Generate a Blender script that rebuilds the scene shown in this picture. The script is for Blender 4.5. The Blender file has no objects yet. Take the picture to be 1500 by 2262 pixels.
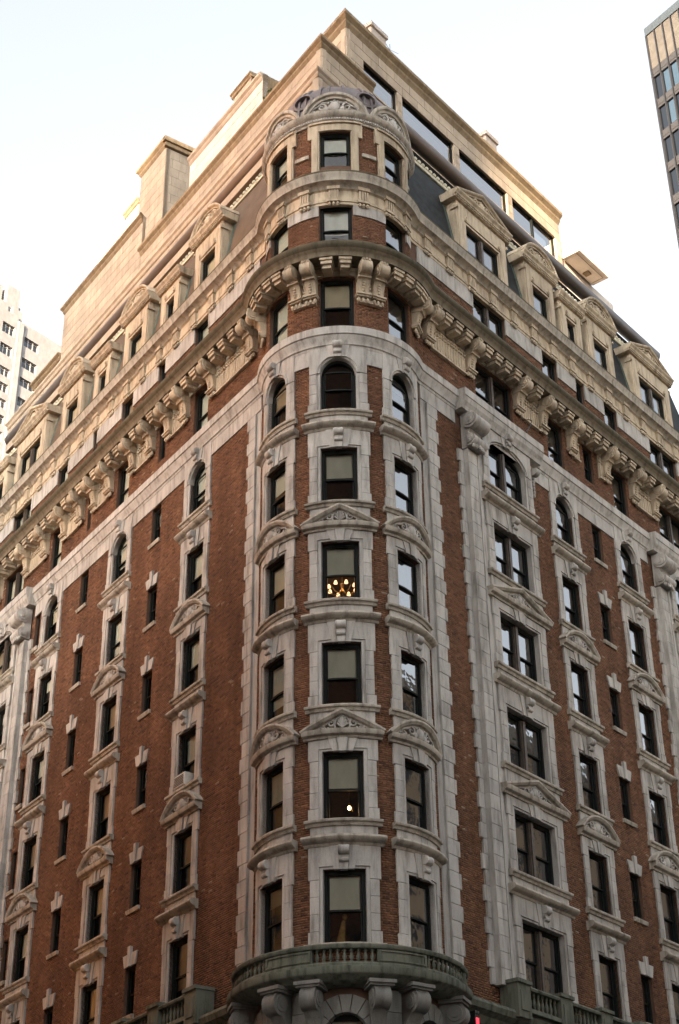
import bpy, math, random
import numpy as np
from mathutils import Matrix, Vector
random.seed(7)
S = bpy.context.scene
COL = S.collection
rad = math.radians

# ------------------------------------------------------------------ camera, sky, sun, exposure
CAMP = (-31.03546, -25.49293, 0.96514)
YAW, PITCH, ROLL = 0.68902188, 0.55091018, -0.01288757
def cam_axes():
    f = Vector((math.cos(PITCH)*math.cos(YAW), math.cos(PITCH)*math.sin(YAW), math.sin(PITCH)))
    r = Vector((math.sin(YAW), -math.cos(YAW), 0)); u = r.cross(f)
    return r*math.cos(ROLL)+u*math.sin(ROLL), -r*math.sin(ROLL)+u*math.cos(ROLL), f
_r, _u, _f = cam_axes()
cd = bpy.data.cameras.new('camera'); cam = bpy.data.objects.new('camera', cd); COL.objects.link(cam)
cam.matrix_world = Matrix(((_r.x, _u.x, -_f.x, CAMP[0]), (_r.y, _u.y, -_f.y, CAMP[1]), (_r.z, _u.z, -_f.z, CAMP[2]), (0, 0, 0, 1)))
cd.sensor_fit = 'VERTICAL'; cd.sensor_height = 36.0; cd.sensor_width = 24.0
cd.lens = 3515.30/2262*36.0
cd.clip_start = 0.1; cd.clip_end = 6000
S.camera = cam

SUN_AZ = rad(195.0)          # mathematical azimuth (from +X, counter-clockwise) of the direction towards the sun
SUN_EL = rad(9.0)
sdir = Vector((math.cos(SUN_EL)*math.cos(SUN_AZ), math.cos(SUN_EL)*math.sin(SUN_AZ), math.sin(SUN_EL)))
W = bpy.data.worlds.new('World'); S.world = W; W.use_nodes = True
wn = W.node_tree
sky = wn.nodes.new('ShaderNodeTexSky'); sky.sky_type = 'NISHITA'; sky.sun_disc = False
sky.sun_elevation = SUN_EL; sky.sun_rotation = math.atan2(sdir.x, sdir.y)
sky.air_density = 1.0; sky.dust_density = 6.0; sky.ozone_density = 0.6
hs = wn.nodes.new('ShaderNodeHueSaturation'); hs.inputs['Saturation'].default_value = 0.30; hs.inputs['Value'].default_value = 1.0   # thin even haze
wn.links.new(sky.outputs[0], hs.inputs['Color']); wn.links.new(hs.outputs[0], wn.nodes['Background'].inputs[0])
wn.nodes['Background'].inputs[1].default_value = 0.15
sl = bpy.data.lights.new('sun', 'SUN'); sun = bpy.data.objects.new('sun', sl); COL.objects.link(sun)
sl.energy = 4.6; sl.angle = rad(0.6); sl.color = (1.0, 0.75, 0.50)
sun.rotation_euler = sdir.to_track_quat('Z', 'Y').to_euler()
sun.location = (-60, -40, 90)
S.view_settings.view_transform = 'Standard'; S.view_settings.look = 'None'
S.view_settings.exposure = 2.48; S.view_settings.gamma = 1.0
S.view_settings.use_curve_mapping = False
S.cycles.max_bounces = 6; S.cycles.diffuse_bounces = 4; S.cycles.glossy_bounces = 3
S.cycles.transparent_max_bounces = 8; S.cycles.caustics_reflective = False; S.cycles.caustics_refractive = False

# ------------------------------------------------------------------ site geometry
A = rad(74.0295)
GZ = -0.62                       # pavement level
dL = np.array([math.cos(A), math.sin(A)]); nL = np.array([-math.sin(A), math.cos(A)])
BIS = np.array([math.cos(A/2), math.sin(A/2)]); PER = np.array([math.sin(A/2), -math.cos(A/2)])
TC = BIS*3.8 + PER*(-0.1)        # centre of the round corner
RT = 2.6                         # its radius
def sill(k): return 16.5 + 3.4*(k-3)

# ------------------------------------------------------------------ materials
def newmat(name, rough=0.8, spec=0.3, metal=0.0):
    m = bpy.data.materials.new(name); m.use_nodes = True
    b = m.node_tree.nodes['Principled BSDF']
    b.inputs['Roughness'].default_value = rough; b.inputs['Specular IOR Level'].default_value = spec; b.inputs['Metallic'].default_value = metal
    return m, m.node_tree, b
def N(nt, t, **kw):
    n = nt.nodes.new(t)
    for k, v in kw.items(): setattr(n, k, v)
    return n
def noise(nt, scale, detail=4, stretch=None, rough=0.6):
    g = N(nt, 'ShaderNodeNewGeometry'); mp = N(nt, 'ShaderNodeMapping')
    if stretch: mp.inputs['Scale'].default_value = stretch
    nt.links.new(g.outputs['Position'], mp.inputs['Vector'])
    n = N(nt, 'ShaderNodeTexNoise'); n.inputs['Scale'].default_value = scale; n.inputs['Detail'].default_value = detail; n.inputs['Roughness'].default_value = rough
    nt.links.new(mp.outputs[0], n.inputs['Vector'])
    return n.outputs['Fac']
def ramp(nt, fac, stops):
    r = N(nt, 'ShaderNodeValToRGB')
    e = r.color_ramp.elements
    while len(e) < len(stops): e.new(0.5)
    for i, (p, c) in enumerate(stops):
        e[i].position = p; e[i].color = (*c, 1) if len(c) == 3 else c
    nt.links.new(fac, r.inputs[0]); return r.outputs['Color']
def mixc(nt, a, b, fac, mode='MIX'):
    m = N(nt, 'ShaderNodeMix', data_type='RGBA', blend_type=mode)
    for s, v in ((6, a), (7, b)):
        if isinstance(v, tuple): m.inputs[s].default_value = (*v, 1)
        else: nt.links.new(v, m.inputs[s])
    if isinstance(fac, float): m.inputs[0].default_value = fac
    else: nt.links.new(fac, m.inputs[0])
    return m.outputs[2]
def bump(nt, b, h, strength=0.3, dist=0.01):
    bp = N(nt, 'ShaderNodeBump'); bp.inputs['Strength'].default_value = strength; bp.inputs['Distance'].default_value = dist
    nt.links.new(h, bp.inputs['Height']); nt.links.new(bp.outputs[0], b.inputs['Normal'])
def simple(name, col, rough=0.7, spec=0.3, metal=0.0, var=0.15, scale=6):
    m, nt, b = newmat(name, rough, spec, metal)
    f = noise(nt, scale, 5)
    c = ramp(nt, f, [(0.3, tuple(x*(1-var) for x in col)), (0.7, tuple(min(1, x*(1+var)) for x in col))])
    nt.links.new(c, b.inputs['Base Color']); return m
def stone(name, base, dark, streak=0.5, rough=0.85):
    m, nt, b = newmat(name, rough, 0.25)
    f1 = noise(nt, 1.1, 6, (1, 1, 0.6)); f2 = noise(nt, 5.0, 5, (1, 1, 0.16)); f3 = noise(nt, 45, 3)
    c1 = ramp(nt, f1, [(0.3, tuple(x*0.8 for x in base)), (0.68, tuple(x*1.1 for x in base))])
    mask = ramp(nt, f2, [(0.46, (0, 0, 0)), (0.74, (1, 1, 1))])
    mm = N(nt, 'ShaderNodeMath', operation='MULTIPLY'); nt.links.new(mask, mm.inputs[0]); mm.inputs[1].default_value = streak
    c2 = mixc(nt, c1, dark, mm.outputs[0])
    oi = N(nt, 'ShaderNodeObjectInfo')
    rv = ramp(nt, oi.outputs['Random'], [(0, (0.88, 0.87, 0.86)), (1, (1.08, 1.07, 1.05))])
    c3 = mixc(nt, c2, rv, 1.0, 'MULTIPLY')
    c4 = mixc(nt, c3, ramp(nt, f3, [(0.35, (0.86, 0.86, 0.86)), (0.65, (1.06, 1.06, 1.06))]), 1.0, 'MULTIPLY')
    nt.links.new(c4, b.inputs['Base Color']); bump(nt, b, f3, 0.35, 0.008)
    return m
M = {}
M['lime'] = stone('limestone', (0.47, 0.465, 0.45), (0.145, 0.138, 0.122), 0.8)
M['terra'] = stone('cream_terracotta', (0.53, 0.46, 0.355), (0.14, 0.11, 0.075), 0.75)
M['lime_w'] = stone('weathered_limestone', (0.44, 0.415, 0.365), (0.10, 0.092, 0.075), 0.82)
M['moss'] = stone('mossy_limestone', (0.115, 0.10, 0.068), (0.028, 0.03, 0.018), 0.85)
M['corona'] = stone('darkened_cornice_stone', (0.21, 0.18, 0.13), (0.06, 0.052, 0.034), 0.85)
M['balc'] = stone('green_streaked_limestone', (0.155, 0.17, 0.14), (0.02, 0.032, 0.02), 0.95)  # darker and greener than the wall stone
M['base'] = stone('base_limestone', (0.23, 0.235, 0.225), (0.07, 0.07, 0.065), 0.6)
M['pent'] = stone('penthouse_limestone', (0.47, 0.40, 0.32), (0.29, 0.235, 0.17), 0.45)
M['pentcor'] = stone('penthouse_cornice_stone', (0.30, 0.235, 0.155), (0.13, 0.10, 0.06), 0.75)
M['ltwhite'] = stone('cool_pale_stone', (0.33, 0.33, 0.34), (0.26, 0.26, 0.27), 0.3)
M['white2'] = stone('sun_brightened_render', (0.74, 0.68, 0.62), (0.6, 0.54, 0.48), 0.3)  # lighter copy of the pale render, sunlight put into the colour
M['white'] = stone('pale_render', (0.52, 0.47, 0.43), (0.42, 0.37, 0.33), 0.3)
# bricks with a colour per brick
m, nt, b = newmat('red_brick', 0.88, 0.2)
at = N(nt, 'ShaderNodeAttribute', attribute_name='tone')
c = ramp(nt, at.outputs['Fac'], [(0.0, (0.06, 0.035, 0.029)), (0.3, (0.118, 0.062, 0.037)), (0.6, (0.158, 0.083, 0.052)), (0.9, (0.205, 0.112, 0.064)), (0.985, (0.225, 0.13, 0.08)), (1.0, (0.25, 0.19, 0.14))])
big = ramp(nt, noise(nt, 0.45, 6), [(0.3, (0.92, 0.91, 0.90)), (0.7, (1.40, 1.37, 1.30))])
soot = ramp(nt, noise(nt, 1.3, 6, (1, 1, 0.14)), [(0.42, (1, 1, 1)), (0.72, (0.62, 0.60, 0.60))])
nt.links.new(mixc(nt, mixc(nt, c, big, 1.0, 'MULTIPLY'), soot, 1.0, 'MULTIPLY'), b.inputs['Base Color'])
M['brick'] = m
M['mortar'] = simple('brick_mortar', (0.125, 0.08, 0.06), 0.9, 0.1, scale=3)
M['frame'] = simple('dark_window_paint', (0.009, 0.012, 0.0115), 0.6, 0.15, var=0.3)
M['mullion'] = simple('brown_mullion_paint', (0.075, 0.06, 0.05), 0.5, 0.4, var=0.3)
M['slate'] = simple('dark_roof_slate', (0.016, 0.019, 0.021), 0.7, 0.25, var=0.6, scale=3)
M['mansL'] = simple('mansard_sheet', (0.11, 0.082, 0.06), 0.65, 0.3, var=0.25, scale=2)
M['copper'] = simple('verdigris_copper', (0.085, 0.115, 0.10), 0.7, 0.3, var=0.4, scale=3)
M['dome'] = simple('dome_sheet_metal', (0.135, 0.12, 0.125), 0.5, 0.4, var=0.2, scale=3)
M['tube'] = simple('rolled_eave_metal', (0.12, 0.10, 0.092), 0.42, 0.5, 0.2, var=0.12, scale=2)
M['crest'] = simple('crest_painted_metal', (0.50, 0.47, 0.36), 0.6, 0.3, var=0.25, scale=5)
M['dark'] = simple('shade_black', (0.012, 0.012, 0.013), 0.9, 0.1)  # shade painted black: gap under the eave, unlit penthouse room
M['plaster'] = simple('interior_plaster', (0.22, 0.19, 0.155), 0.9, 0.1)
M['curtain'] = simple('gold_fabric', (0.3, 0.19, 0.07), 0.8, 0.2, var=0.35, scale=10)
M['ac'] = simple('appliance_enamel', (0.62, 0.62, 0.58), 0.5, 0.4)
M['grille'] = simple('appliance_grille', (0.12, 0.12, 0.12), 0.6, 0.3)
M['brass'] = simple('aged_brass', (0.25, 0.17, 0.07), 0.35, 0.5, 0.9)
M['asphalt'] = simple('asphalt', (0.05, 0.05, 0.052), 0.9, 0.2, scale=0.6)
M['pave'] = simple('concrete_pavement', (0.28, 0.27, 0.25), 0.9, 0.2, scale=0.8)
M['line'] = simple('road_paint', (0.75, 0.75, 0.72), 0.7, 0.3)
M['leaf'] = simple('leaf', (0.06, 0.14, 0.03), 0.6, 0.3, var=0.5, scale=12)
M['leafdry'] = simple('pale_leaf', (0.20, 0.22, 0.06), 0.6, 0.3, var=0.4, scale=12)
M['bark'] = simple('bark', (0.10, 0.07, 0.05), 0.9, 0.1)
M['steel'] = simple('grey_steel', (0.04, 0.042, 0.048), 0.4, 0.5, 0.6)
M['spandrel'] = simple('bronze_spandrel', (0.035, 0.034, 0.036), 0.4, 0.5, 0.2)
M['louvre'] = simple('tan_louvre', (0.065, 0.06, 0.054), 0.6, 0.3, var=0.2, scale=1.2)
M['bluecap'] = simple('blue_grey_panel', (0.035, 0.045, 0.055), 0.35, 0.5)
def blindmat(name, col):
    m, nt, b = newmat(name, 0.8, 0.2)
    f = noise(nt, 3.0, 5, (1, 1, 0.4))
    nt.links.new(ramp(nt, f, [(0.3, tuple(x*0.82 for x in col)), (0.7, col)]), b.inputs['Base Color'])
    return m
M['blind'] = blindmat('pale_roller_blind', (0.70, 0.69, 0.60))
M['blind2'] = blindmat('grey_green_blind', (0.74, 0.77, 0.70))
M['blind3'] = blindmat('cream_curtain', (0.72, 0.65, 0.5))
def glassmat(name, tint, ior, wav):
    m = bpy.data.materials.new(name); m.use_nodes = True; nt = m.node_tree
    nt.nodes.remove(nt.nodes['Principled BSDF'])
    out = nt.nodes['Material Output']
    tr = N(nt, 'ShaderNodeBsdfTransparent'); tr.inputs[0].default_value = (*tint, 1)
    gl = N(nt, 'ShaderNodeBsdfGlossy'); gl.inputs['Roughness'].default_value = 0.015; gl.inputs[0].default_value = (0.95, 0.97, 1, 1)
    fr = N(nt, 'ShaderNodeFresnel'); fr.inputs[0].default_value = ior
    bp = N(nt, 'ShaderNodeBump'); bp.inputs['Strength'].default_value = wav; bp.inputs['Distance'].default_value = 0.03
    nt.links.new(noise(nt, 2.2, 2), bp.inputs['Height'])
    nt.links.new(bp.outputs[0], gl.inputs['Normal'])
    mx = N(nt, 'ShaderNodeMixShader')
    nt.links.new(fr.outputs[0], mx.inputs[0]); nt.links.new(tr.outputs[0], mx.inputs[1]); nt.links.new(gl.outputs[0], mx.inputs[2])
    nt.links.new(mx.outputs[0], out.inputs[0])
    return m
M['glass'] = glassmat('old_window_glass', (0.93, 0.95, 0.91), 1.6, 0.12)
M['glassr'] = glassmat('reflective_window_glass', (0.62, 0.66, 0.66), 4.0, 0.12)
M['glass2'] = glassmat('large_pane_glass', (0.25, 0.28, 0.3), 6.0, 0.02)
M['glass3'] = glassmat('blue_tower_glass', (0.25, 0.34, 0.45), 2.0, 0.02)
def emis(name, col, st):
    m = bpy.data.materials.new(name); m.use_nodes = True; nt = m.node_tree
    b = nt.nodes['Principled BSDF']; b.inputs['Base Color'].default_value = (*col, 1)
    b.inputs['Emission Color'].default_value = (*col, 1); b.inputs['Emission Strength'].default_value = st
    return m
M['shade'] = emis('lit_lamp_shade', (1.0, 0.52, 0.28), 0.5)
M['bulb'] = emis('lit_bulb', (1.0, 0.6, 0.28), 4.0)
M['neon'] = emis('red_neon', (1.0, 0.05, 0.08), 0.3)
def citymat(name, wall, bw, bh, mx, off=0.0):
    m, nt, b = newmat(name, 0.75, 0.3)
    uv = N(nt, 'ShaderNodeUVMap', uv_map='UVMap'); br = N(nt, 'ShaderNodeTexBrick')
    br.offset = off; br.squash = 1
    br.inputs['Color1'].default_value = (0.03, 0.035, 0.04, 1); br.inputs['Color2'].default_value = (0.07, 0.075, 0.08, 1)
    br.inputs['Mortar'].default_value = (*wall, 1); br.inputs['Scale'].default_value = 1.0
    br.inputs['Mortar Size'].default_value = mx; br.inputs['Mortar Smooth'].default_value = 0.0
    br.inputs['Brick Width'].default_value = bw; br.inputs['Row Height'].default_value = bh
    nt.links.new(uv.outputs[0], br.inputs['Vector']); nt.links.new(br.outputs[0], b.inputs['Base Color'])
    return m
M['cityA'] = citymat('tan_brick_facade', (0.42, 0.31, 0.20), 2.6, 3.4, 0.75)
M['cityB'] = citymat('buff_stone_facade', (0.52, 0.42, 0.30), 2.2, 3.5, 0.6)
M['cityD'] = citymat('warm_bounce_facade', (0.72, 0.34, 0.11), 3.4, 3.4, 1.25)  # strong orange chosen to bounce warm light onto the left front
M['cityC'] = citymat('brown_brick_facade', (0.22, 0.13, 0.09), 2.8, 3.4, 0.8)

# ------------------------------------------------------------------ mesh building
def FLAT(x, o, z): return (x, -o, z)
def BEND(R):
    def f(x, o, z):
        p = x/R; r = R+o
        return (math.sin(p)*r, -math.cos(p)*r, z)
    return f
BT = BEND(RT)
class MB:
    def __init__(self): self.v = []; self.f = []; self.raw = False
    def quadgrid(self, pts, nu, nv, closed_u=False, flip=False):
        b = len(self.v); self.v += pts
        for i in range(nu if closed_u else nu-1):
            for j in range(nv-1):
                i2 = (i+1) % nu
                q = (b+i*nv+j, b+i2*nv+j, b+i2*nv+j+1, b+i*nv+j+1)
                self.f.append(q[::-1] if flip else q)
    def ring_sweep(self, sections, caps=True, closed=True):
        """sections: list of equal-length closed loops of points"""
        n = len(sections[0]); b = len(self.v)
        for s in sections: self.v += list(s)
        for i in range(len(sections)-1):
            for j in range(n if closed else n-1):
                k = (j+1) % n
                self.f.append((b+i*n+j, b+i*n+k, b+(i+1)*n+k, b+(i+1)*n+j))
        if caps and closed:
            self.f.append(tuple(b+j for j in range(n))[::-1]); e = b+(len(sections)-1)*n
            self.f.append(tuple(e+j for j in range(n)))
        return self
    def strip(self, xs, zlo, zhi, o0, o1):
        """solid between two curves over x, from depth o0 (back) to o1 (front)"""
        secs = []
        for i, x in enumerate(xs):
            a = zlo[i] if hasattr(zlo, '__len__') else zlo; c = zhi[i] if hasattr(zhi, '__len__') else zhi
            secs.append([(x, o0, a), (x, o1, a), (x, o1, c), (x, o0, c)])
        return self.ring_sweep(secs)
    def box(self, x0, x1, o0, o1, z0, z1, nx=1):
        return self.strip([x0+(x1-x0)*i/nx for i in range(nx+1)], z0, z1, o0, o1)
    def bevbox(self, x0, x1, o0, o1, z0, z1, e=0.012, nx=1):
        """block whose front edges are chamfered"""
        xs = [x0+(x1-x0)*i/nx for i in range(nx+1)]
        secs = [[(x0, o0, z0), (x0, o1-e, z0), (x0, o1-e, z1), (x0, o0, z1)]]
        b = len(self.v)
        A_ = [(x0, o0, z0), (x1, o0, z0), (x1, o0, z1), (x0, o0, z1)]
        B_ = [(x0, o1-e, z0), (x1, o1-e, z0), (x1, o1-e, z1), (x0, o1-e, z1)]
        C_ = [(x0+e, o1, z0+e), (x1-e, o1, z0+e), (x1-e, o1, z1-e), (x0+e, o1, z1-e)]
        if nx > 1: return self.box(x0, x1, o0, o1, z0, z1, nx)
        return self.ring_sweep([A_, B_, C_])
    def prism_x(self, poly, x0, x1, nx=1):
        secs = []
        for i in range(nx+1):
            x = x0+(x1-x0)*i/nx
            secs.append([(x, o, z) for o, z in poly])
        return self.ring_sweep(secs)
    def prism_o(self, poly, o0, o1):
        return self.ring_sweep([[(x, o0, z) for x, z in poly], [(x, o1, z) for x, z in poly]])
    def sweep(self, path, prof):
        """profile (o, n) swept along an (x, z) path; n along the path normal (left of travel)"""
        secs = []; P = path
        for i, (x, z) in enumerate(P):
            def d(a, c):
                dx, dz = c[0]-a[0], c[1]-a[1]; l = math.hypot(dx, dz) or 1; return dx/l, dz/l
            if i == 0: t0 = t1 = d(P[0], P[1])
            elif i == len(P)-1: t0 = t1 = d(P[-2], P[-1])
            else: t0, t1 = d(P[i-1], P[i]), d(P[i], P[i+1])
            n0 = (-t0[1], t0[0]); n1 = (-t1[1], t1[0])
            mx, mz = n0[0]+n1[0], n0[1]+n1[1]; k = 2/max(0.3, mx*mx+mz*mz)
            secs.append([(x+mx*k*n, o, z+mz*k*n) for o, n in prof])
        return self.ring_sweep(secs)
    def tube(self, pts, radii, n=6):
        secs = []
        for i, p in enumerate(pts):
            p = Vector(p); a = Vector(pts[max(0, i-1)]); c = Vector(pts[min(len(pts)-1, i+1)])
            t = (c-a).normalized(); up = Vector((0, 1, 0)) if abs(t.y) < 0.9 else Vector((1, 0, 0))
            u = t.cross(up).normalized(); w = t.cross(u)
            r = radii[i] if hasattr(radii, '__len__') else radii
            secs.append([tuple(p+u*math.cos(2*math.pi*k/n)*r+w*math.sin(2*math.pi*k/n)*r) for k in range(n)])
        return self.ring_sweep(secs)
    def lathe(self, cx, co, prof, n=8):
        return self.ring_sweep([[(cx+math.cos(2*math.pi*k/n)*r, co+math.sin(2*math.pi*k/n)*r, z) for k in range(n)] for r, z in prof])
    def cylx(self, x0, x1, co, cz, r, n=14):
        return self.ring_sweep([[(x, co+math.cos(2*math.pi*k/n)*r, cz+math.sin(2*math.pi*k/n)*r) for k in range(n)] for x in (x0, x1)])
    def barrel(self, co, cz, prof, n=14):
        """profile (x, r) around an x axis"""
        return self.ring_sweep([[(x, co+math.cos(2*math.pi*k/n)*r, cz+math.sin(2*math.pi*k/n)*r) for k in range(n)] for x, r in prof])
    def ball(self, c, rx, ro=None, rz=None, n=8, m=5):
        ro = ro or rx; rz = rz or rx
        secs = []
        for i in range(m+1):
            t = math.pi*(0.02+0.96*i/m)
            secs.append([(c[0]+rx*math.sin(t)*math.cos(2*math.pi*k/n), c[1]+ro*math.sin(t)*math.sin(2*math.pi*k/n), c[2]-rz*math.cos(t)) for k in range(n)])
        return self.ring_sweep(secs)
    def mesh(self, name, xf=FLAT, smooth=None, uv=None):
        me = bpy.data.meshes.new(name)
        me.from_pydata([xf(*p) for p in self.v], [], self.f)
        if self.raw: me.update()
        else: finish(me, smooth)
        return me
def finish(me, smooth=None):
    import bmesh
    bm = bmesh.new(); bm.from_mesh(me)
    bmesh.ops.recalc_face_normals(bm, faces=bm.faces)
    bm.to_mesh(me); bm.free()
    if smooth:
        me.shade_smooth(); me.set_sharp_from_angle(angle=rad(smooth))
    me.update()
CACHE = {}
def cached(key, fn, xf=FLAT, smooth=None):
    k = (key, xf is not FLAT)
    if k not in CACHE:
        mb = MB(); fn(mb); CACHE[k] = mb.mesh(key if isinstance(key, str) else key[0], xf, smooth)
    return CACHE[k]
def obj(name, me, mat, parent=None, loc=(0, 0, 0), rot=0.0, kind=None, label=None):
    if me is not None and not me.materials and mat: me.materials.append(M[mat])
    o = bpy.data.objects.new(name, me); COL.objects.link(o)
    if parent is not None:
        o.parent = parent
        if parent.type == 'EMPTY': loc = tuple(loc[i]-parent.location[i] for i in range(3))
    o.location = loc; o.rotation_euler = (0, 0, rot)
    if me is not None and mat and me.materials[0] != M[mat]:
        o.material_slots[0].link = 'OBJECT'; o.material_slots[0].material = M[mat]
    if kind: o['kind'] = kind
    if label: o['label'] = label
    return o
def thing(name, label, cat, loc, group=None):
    o = bpy.data.objects.new(name, None); COL.objects.link(o); o.location = loc
    o['label'] = label; o['category'] = cat
    if group: o['group'] = group
    return o
def tag(o, label, cat, group=None):
    o['label'] = label; o['category'] = cat
    if group: o['group'] = group
    return o
# placement on the two fronts and the round corner
def place(fr, s, z, out=0.0):
    if fr == 'R': return (s, -out, z), 0.0
    p = dL*s+nL*out; return (p[0], p[1], z), math.pi+A
def trot(phi): return -(math.pi/2-A/2)+rad(phi)
def tplace(phi, z): return (TC[0], TC[1], z), trot(phi)
def tflat(phi, z, r=RT):
    w = -BIS*math.cos(rad(phi))+PER*math.sin(rad(phi)); p = TC+w*r
    return (p[0], p[1], z), trot(phi)
def arc_rail(d, sR, sL, f=0.45, z=0.0, n_arc=44, R=RT):
    """plan outline of the fronts pushed out by d: right front, round corner, left front"""
    pts = []
    def side(cs, h):
        if R+d+f <= h+d+f: return None
        return cs+math.sqrt((R+d+f)**2-(h+d+f)**2)
    csR, hR = TC[0], TC[1]; csL, hL = float(TC@dL), float(-(TC@nL))
    xR = side(csR, hR); xL = side(csL, hL)
    def fr(s, o, w): return np.array([s, -o]) if w == 'R' else dL*s+nL*o
    FR = fr(xR, d+f, 'R'); FL = fr(xL, d+f, 'L')
    pts.append(fr(sR, d, 'R'))
    def fil(F, start, n=6):
        a = start-F; e = (TC-F)/np.linalg.norm(TC-F)*f
        out = []
        for i in range(n):
            t = i/(n-1); v = a*(1-t)+e*t; out.append(F+v/np.linalg.norm(v)*f)
        return out
    f1 = fil(FR, fr(xR, d, 'R')); f2 = fil(FL, fr(xL, d, 'L'))
    pts += f1
    a0 = math.atan2(*(f1[-1]-TC)[::-1]); a1 = math.atan2(*(f2[-1]-TC)[::-1])
    while a1 > a0: a1 -= 2*math.pi
    for i in range(1, n_arc): 
        t = a0+(a1-a0)*i/n_arc; pts.append(TC+np.array([math.cos(t), math.sin(t)])*(R+d))
    pts += f2[::-1]; pts.append(fr(sL, d, 'L'))
    return pts
def course(name, prof, mat, parent, sR=34.0, sL=36.0, f=0.45, smooth=40, R=RT):
    """string course or cornice following both fronts and the round corner; prof = closed list of (out, z)"""
    rails = [arc_rail(d, sR, sL, f, R=R) for d, z in prof]
    mb = MB()
    secs = [[(rails[j][i][0], rails[j][i][1], prof[j][1]) for j in range(len(prof))] for i in range(len(rails[0]))]
    mb.ring_sweep(secs)
    me = mb.mesh(name, lambda x, y, z: (x-parent.location[0], y-parent.location[1], z-parent.location[2]), smooth)
    return obj(name, me, mat, parent, loc=tuple(parent.location))

# ------------------------------------------------------------------ setting: ground, streets
def sheet(name, x0, x1, y0, y1, z, mat):
    mb = MB(); mb.v = [(x0, y0, z), (x1, y0, z), (x1, y1, z), (x0, y1, z)]; mb.f = [(0, 1, 2, 3)]
    o = obj(name, mb.mesh(name, lambda x, y, z: (x, y, z)), mat); o['kind'] = 'structure'; return o
sheet('ground', -2500, 2500, -2500, 2500, GZ-0.16, 'asphalt')
def prism(name, poly, z0, z1, mat, parent=None, uv=False):
    mb = MB(); n = len(poly); mb.ring_sweep([[(x, y, z0) for x, y in poly], [(x, y, z1) for x, y in poly]])
    px, py, pz = parent.location if parent else (0, 0, 0)
    me = mb.mesh(name, lambda x, y, z: (x-px, y-py, z-pz))
    if uv:
        ul = me.uv_layers.new(name='UVMap')
        for p in me.polygons:
            t = Vector((-p.normal.y, p.normal.x, 0))
            if t.length < 0.1: continue
            t.normalize()
            for li in p.loop_indices:
                c = me.vertices[me.loops[li].vertex_index].co; ul.data[li].uv = (c.dot(t)+200.3, c.z+pz+GZ+100.2)
    return obj(name, me, mat, parent, loc=(px, py, pz) if parent else (0, 0, 0))
def LP(s, o): p = dL*s+nL*o; return (p[0], p[1])
pv = prism('pavement', [(-3.2, -3.6), (60, -3.6), (60, 60), LP(60, 3.6), LP(0, 3.6)], GZ-0.155, GZ, 'pave'); pv['kind'] = 'structure'
for i in range(8):
    s_ = sheet('crossing_stripe', -9.0-i*1.2, -8.4-i*1.2, -9, -5.5, GZ-0.152, 'line')

# ------------------------------------------------------------------ the hotel: shell, floors
H = thing('corner_apartment_building', 'ornate red brick and limestone corner building with a round turret and balconies', 'building', (float(TC[0]), float(TC[1]), GZ))
# windows: (front, centre, half width)
SING = {'R': [12.9, 17.43], 'L': [8.88, 14.83, 20.8]}
DBL = {'R': [8.87, 21.73], 'L': [25.2]}
SLOT = {'R': [(15.25, 0.35)], 'L': [(12.0, 0.35), (17.92, 0.35), (22.25, 0.24)]}
HW, DW = 0.58, 1.12
F8 = {'R': [(8.8, 1.15), (12.82, 0.55), (15.2, 0.34), (17.5, 0.55), (21.7, 1.15)], 'L': [(8.93, 0.52), (11.87, 0.26), (15.02, 0.52), (17.97, 0.17), (21.0, 0.52), (25.25, 1.0)]}
F9 = {'R': [(8.87, 1.05), (12.95, 0.54), (15.15, 0.32), (17.48, 0.52), (21.73, 1.14)], 'L': [(9.12, 0.52), (12.2, 0.28), (15.1, 0.5), (17.97, 0.17), (21.05, 0.5), (25.2, 0.95), (28.4, 0.5)]}
holes = {'R': [], 'L': [], 'T': []}; cover = {'R': [], 'L': [], 'T': []}
TPH = [-53.5, 0.0, 53.5]; tx = [rad(p)*RT for p in TPH]
for k in range(2, 8):
    z = sill(k); top = 2.05 if k < 7 else 2.14
    for fr in 'RL':
        for c in SING[fr]: holes[fr].append((c-HW, c+HW, z+0.02, z+top)); cover[fr].append((c-0.90, c+0.90, z-0.12, z+3.24 if k < 7 else 32.2))
        for c in DBL[fr]: holes[fr].append((c-DW, c+DW, z+0.02, z+top)); cover[fr].append((c-1.5, c+1.5, z-0.12, z+3.24 if k < 7 else 32.2))
        for c, w in SLOT[fr]: holes[fr].append((c-w, c+w, z+0.4, z+1.95))
    for x in tx: holes['T'].append((x-HW, x+HW, z+0.02, z+top)); cover['T'].append((x-0.90, x+0.90, z-0.12, z+3.24 if k < 7 else 32.2))
for fr in 'RL':
    for c, w in F8[fr]: holes[fr].append((c-w, c+w, 33.45 if w > 0.35 else 34.05, 35.62))
    for c, w in F9[fr]: holes[fr].append((c-w, c+w, 36.9, 38.86))
for x in tx:
    holes['T'] += [(x-HW, x+HW, 33.45, 35.6), (x-HW, x+HW, 36.9, 38.9), (x-0.56, x+0.56, 40.7, 42.36)]
    holes['T'].append((x-0.55, x+0.55, 8.6, 11.35))
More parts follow.
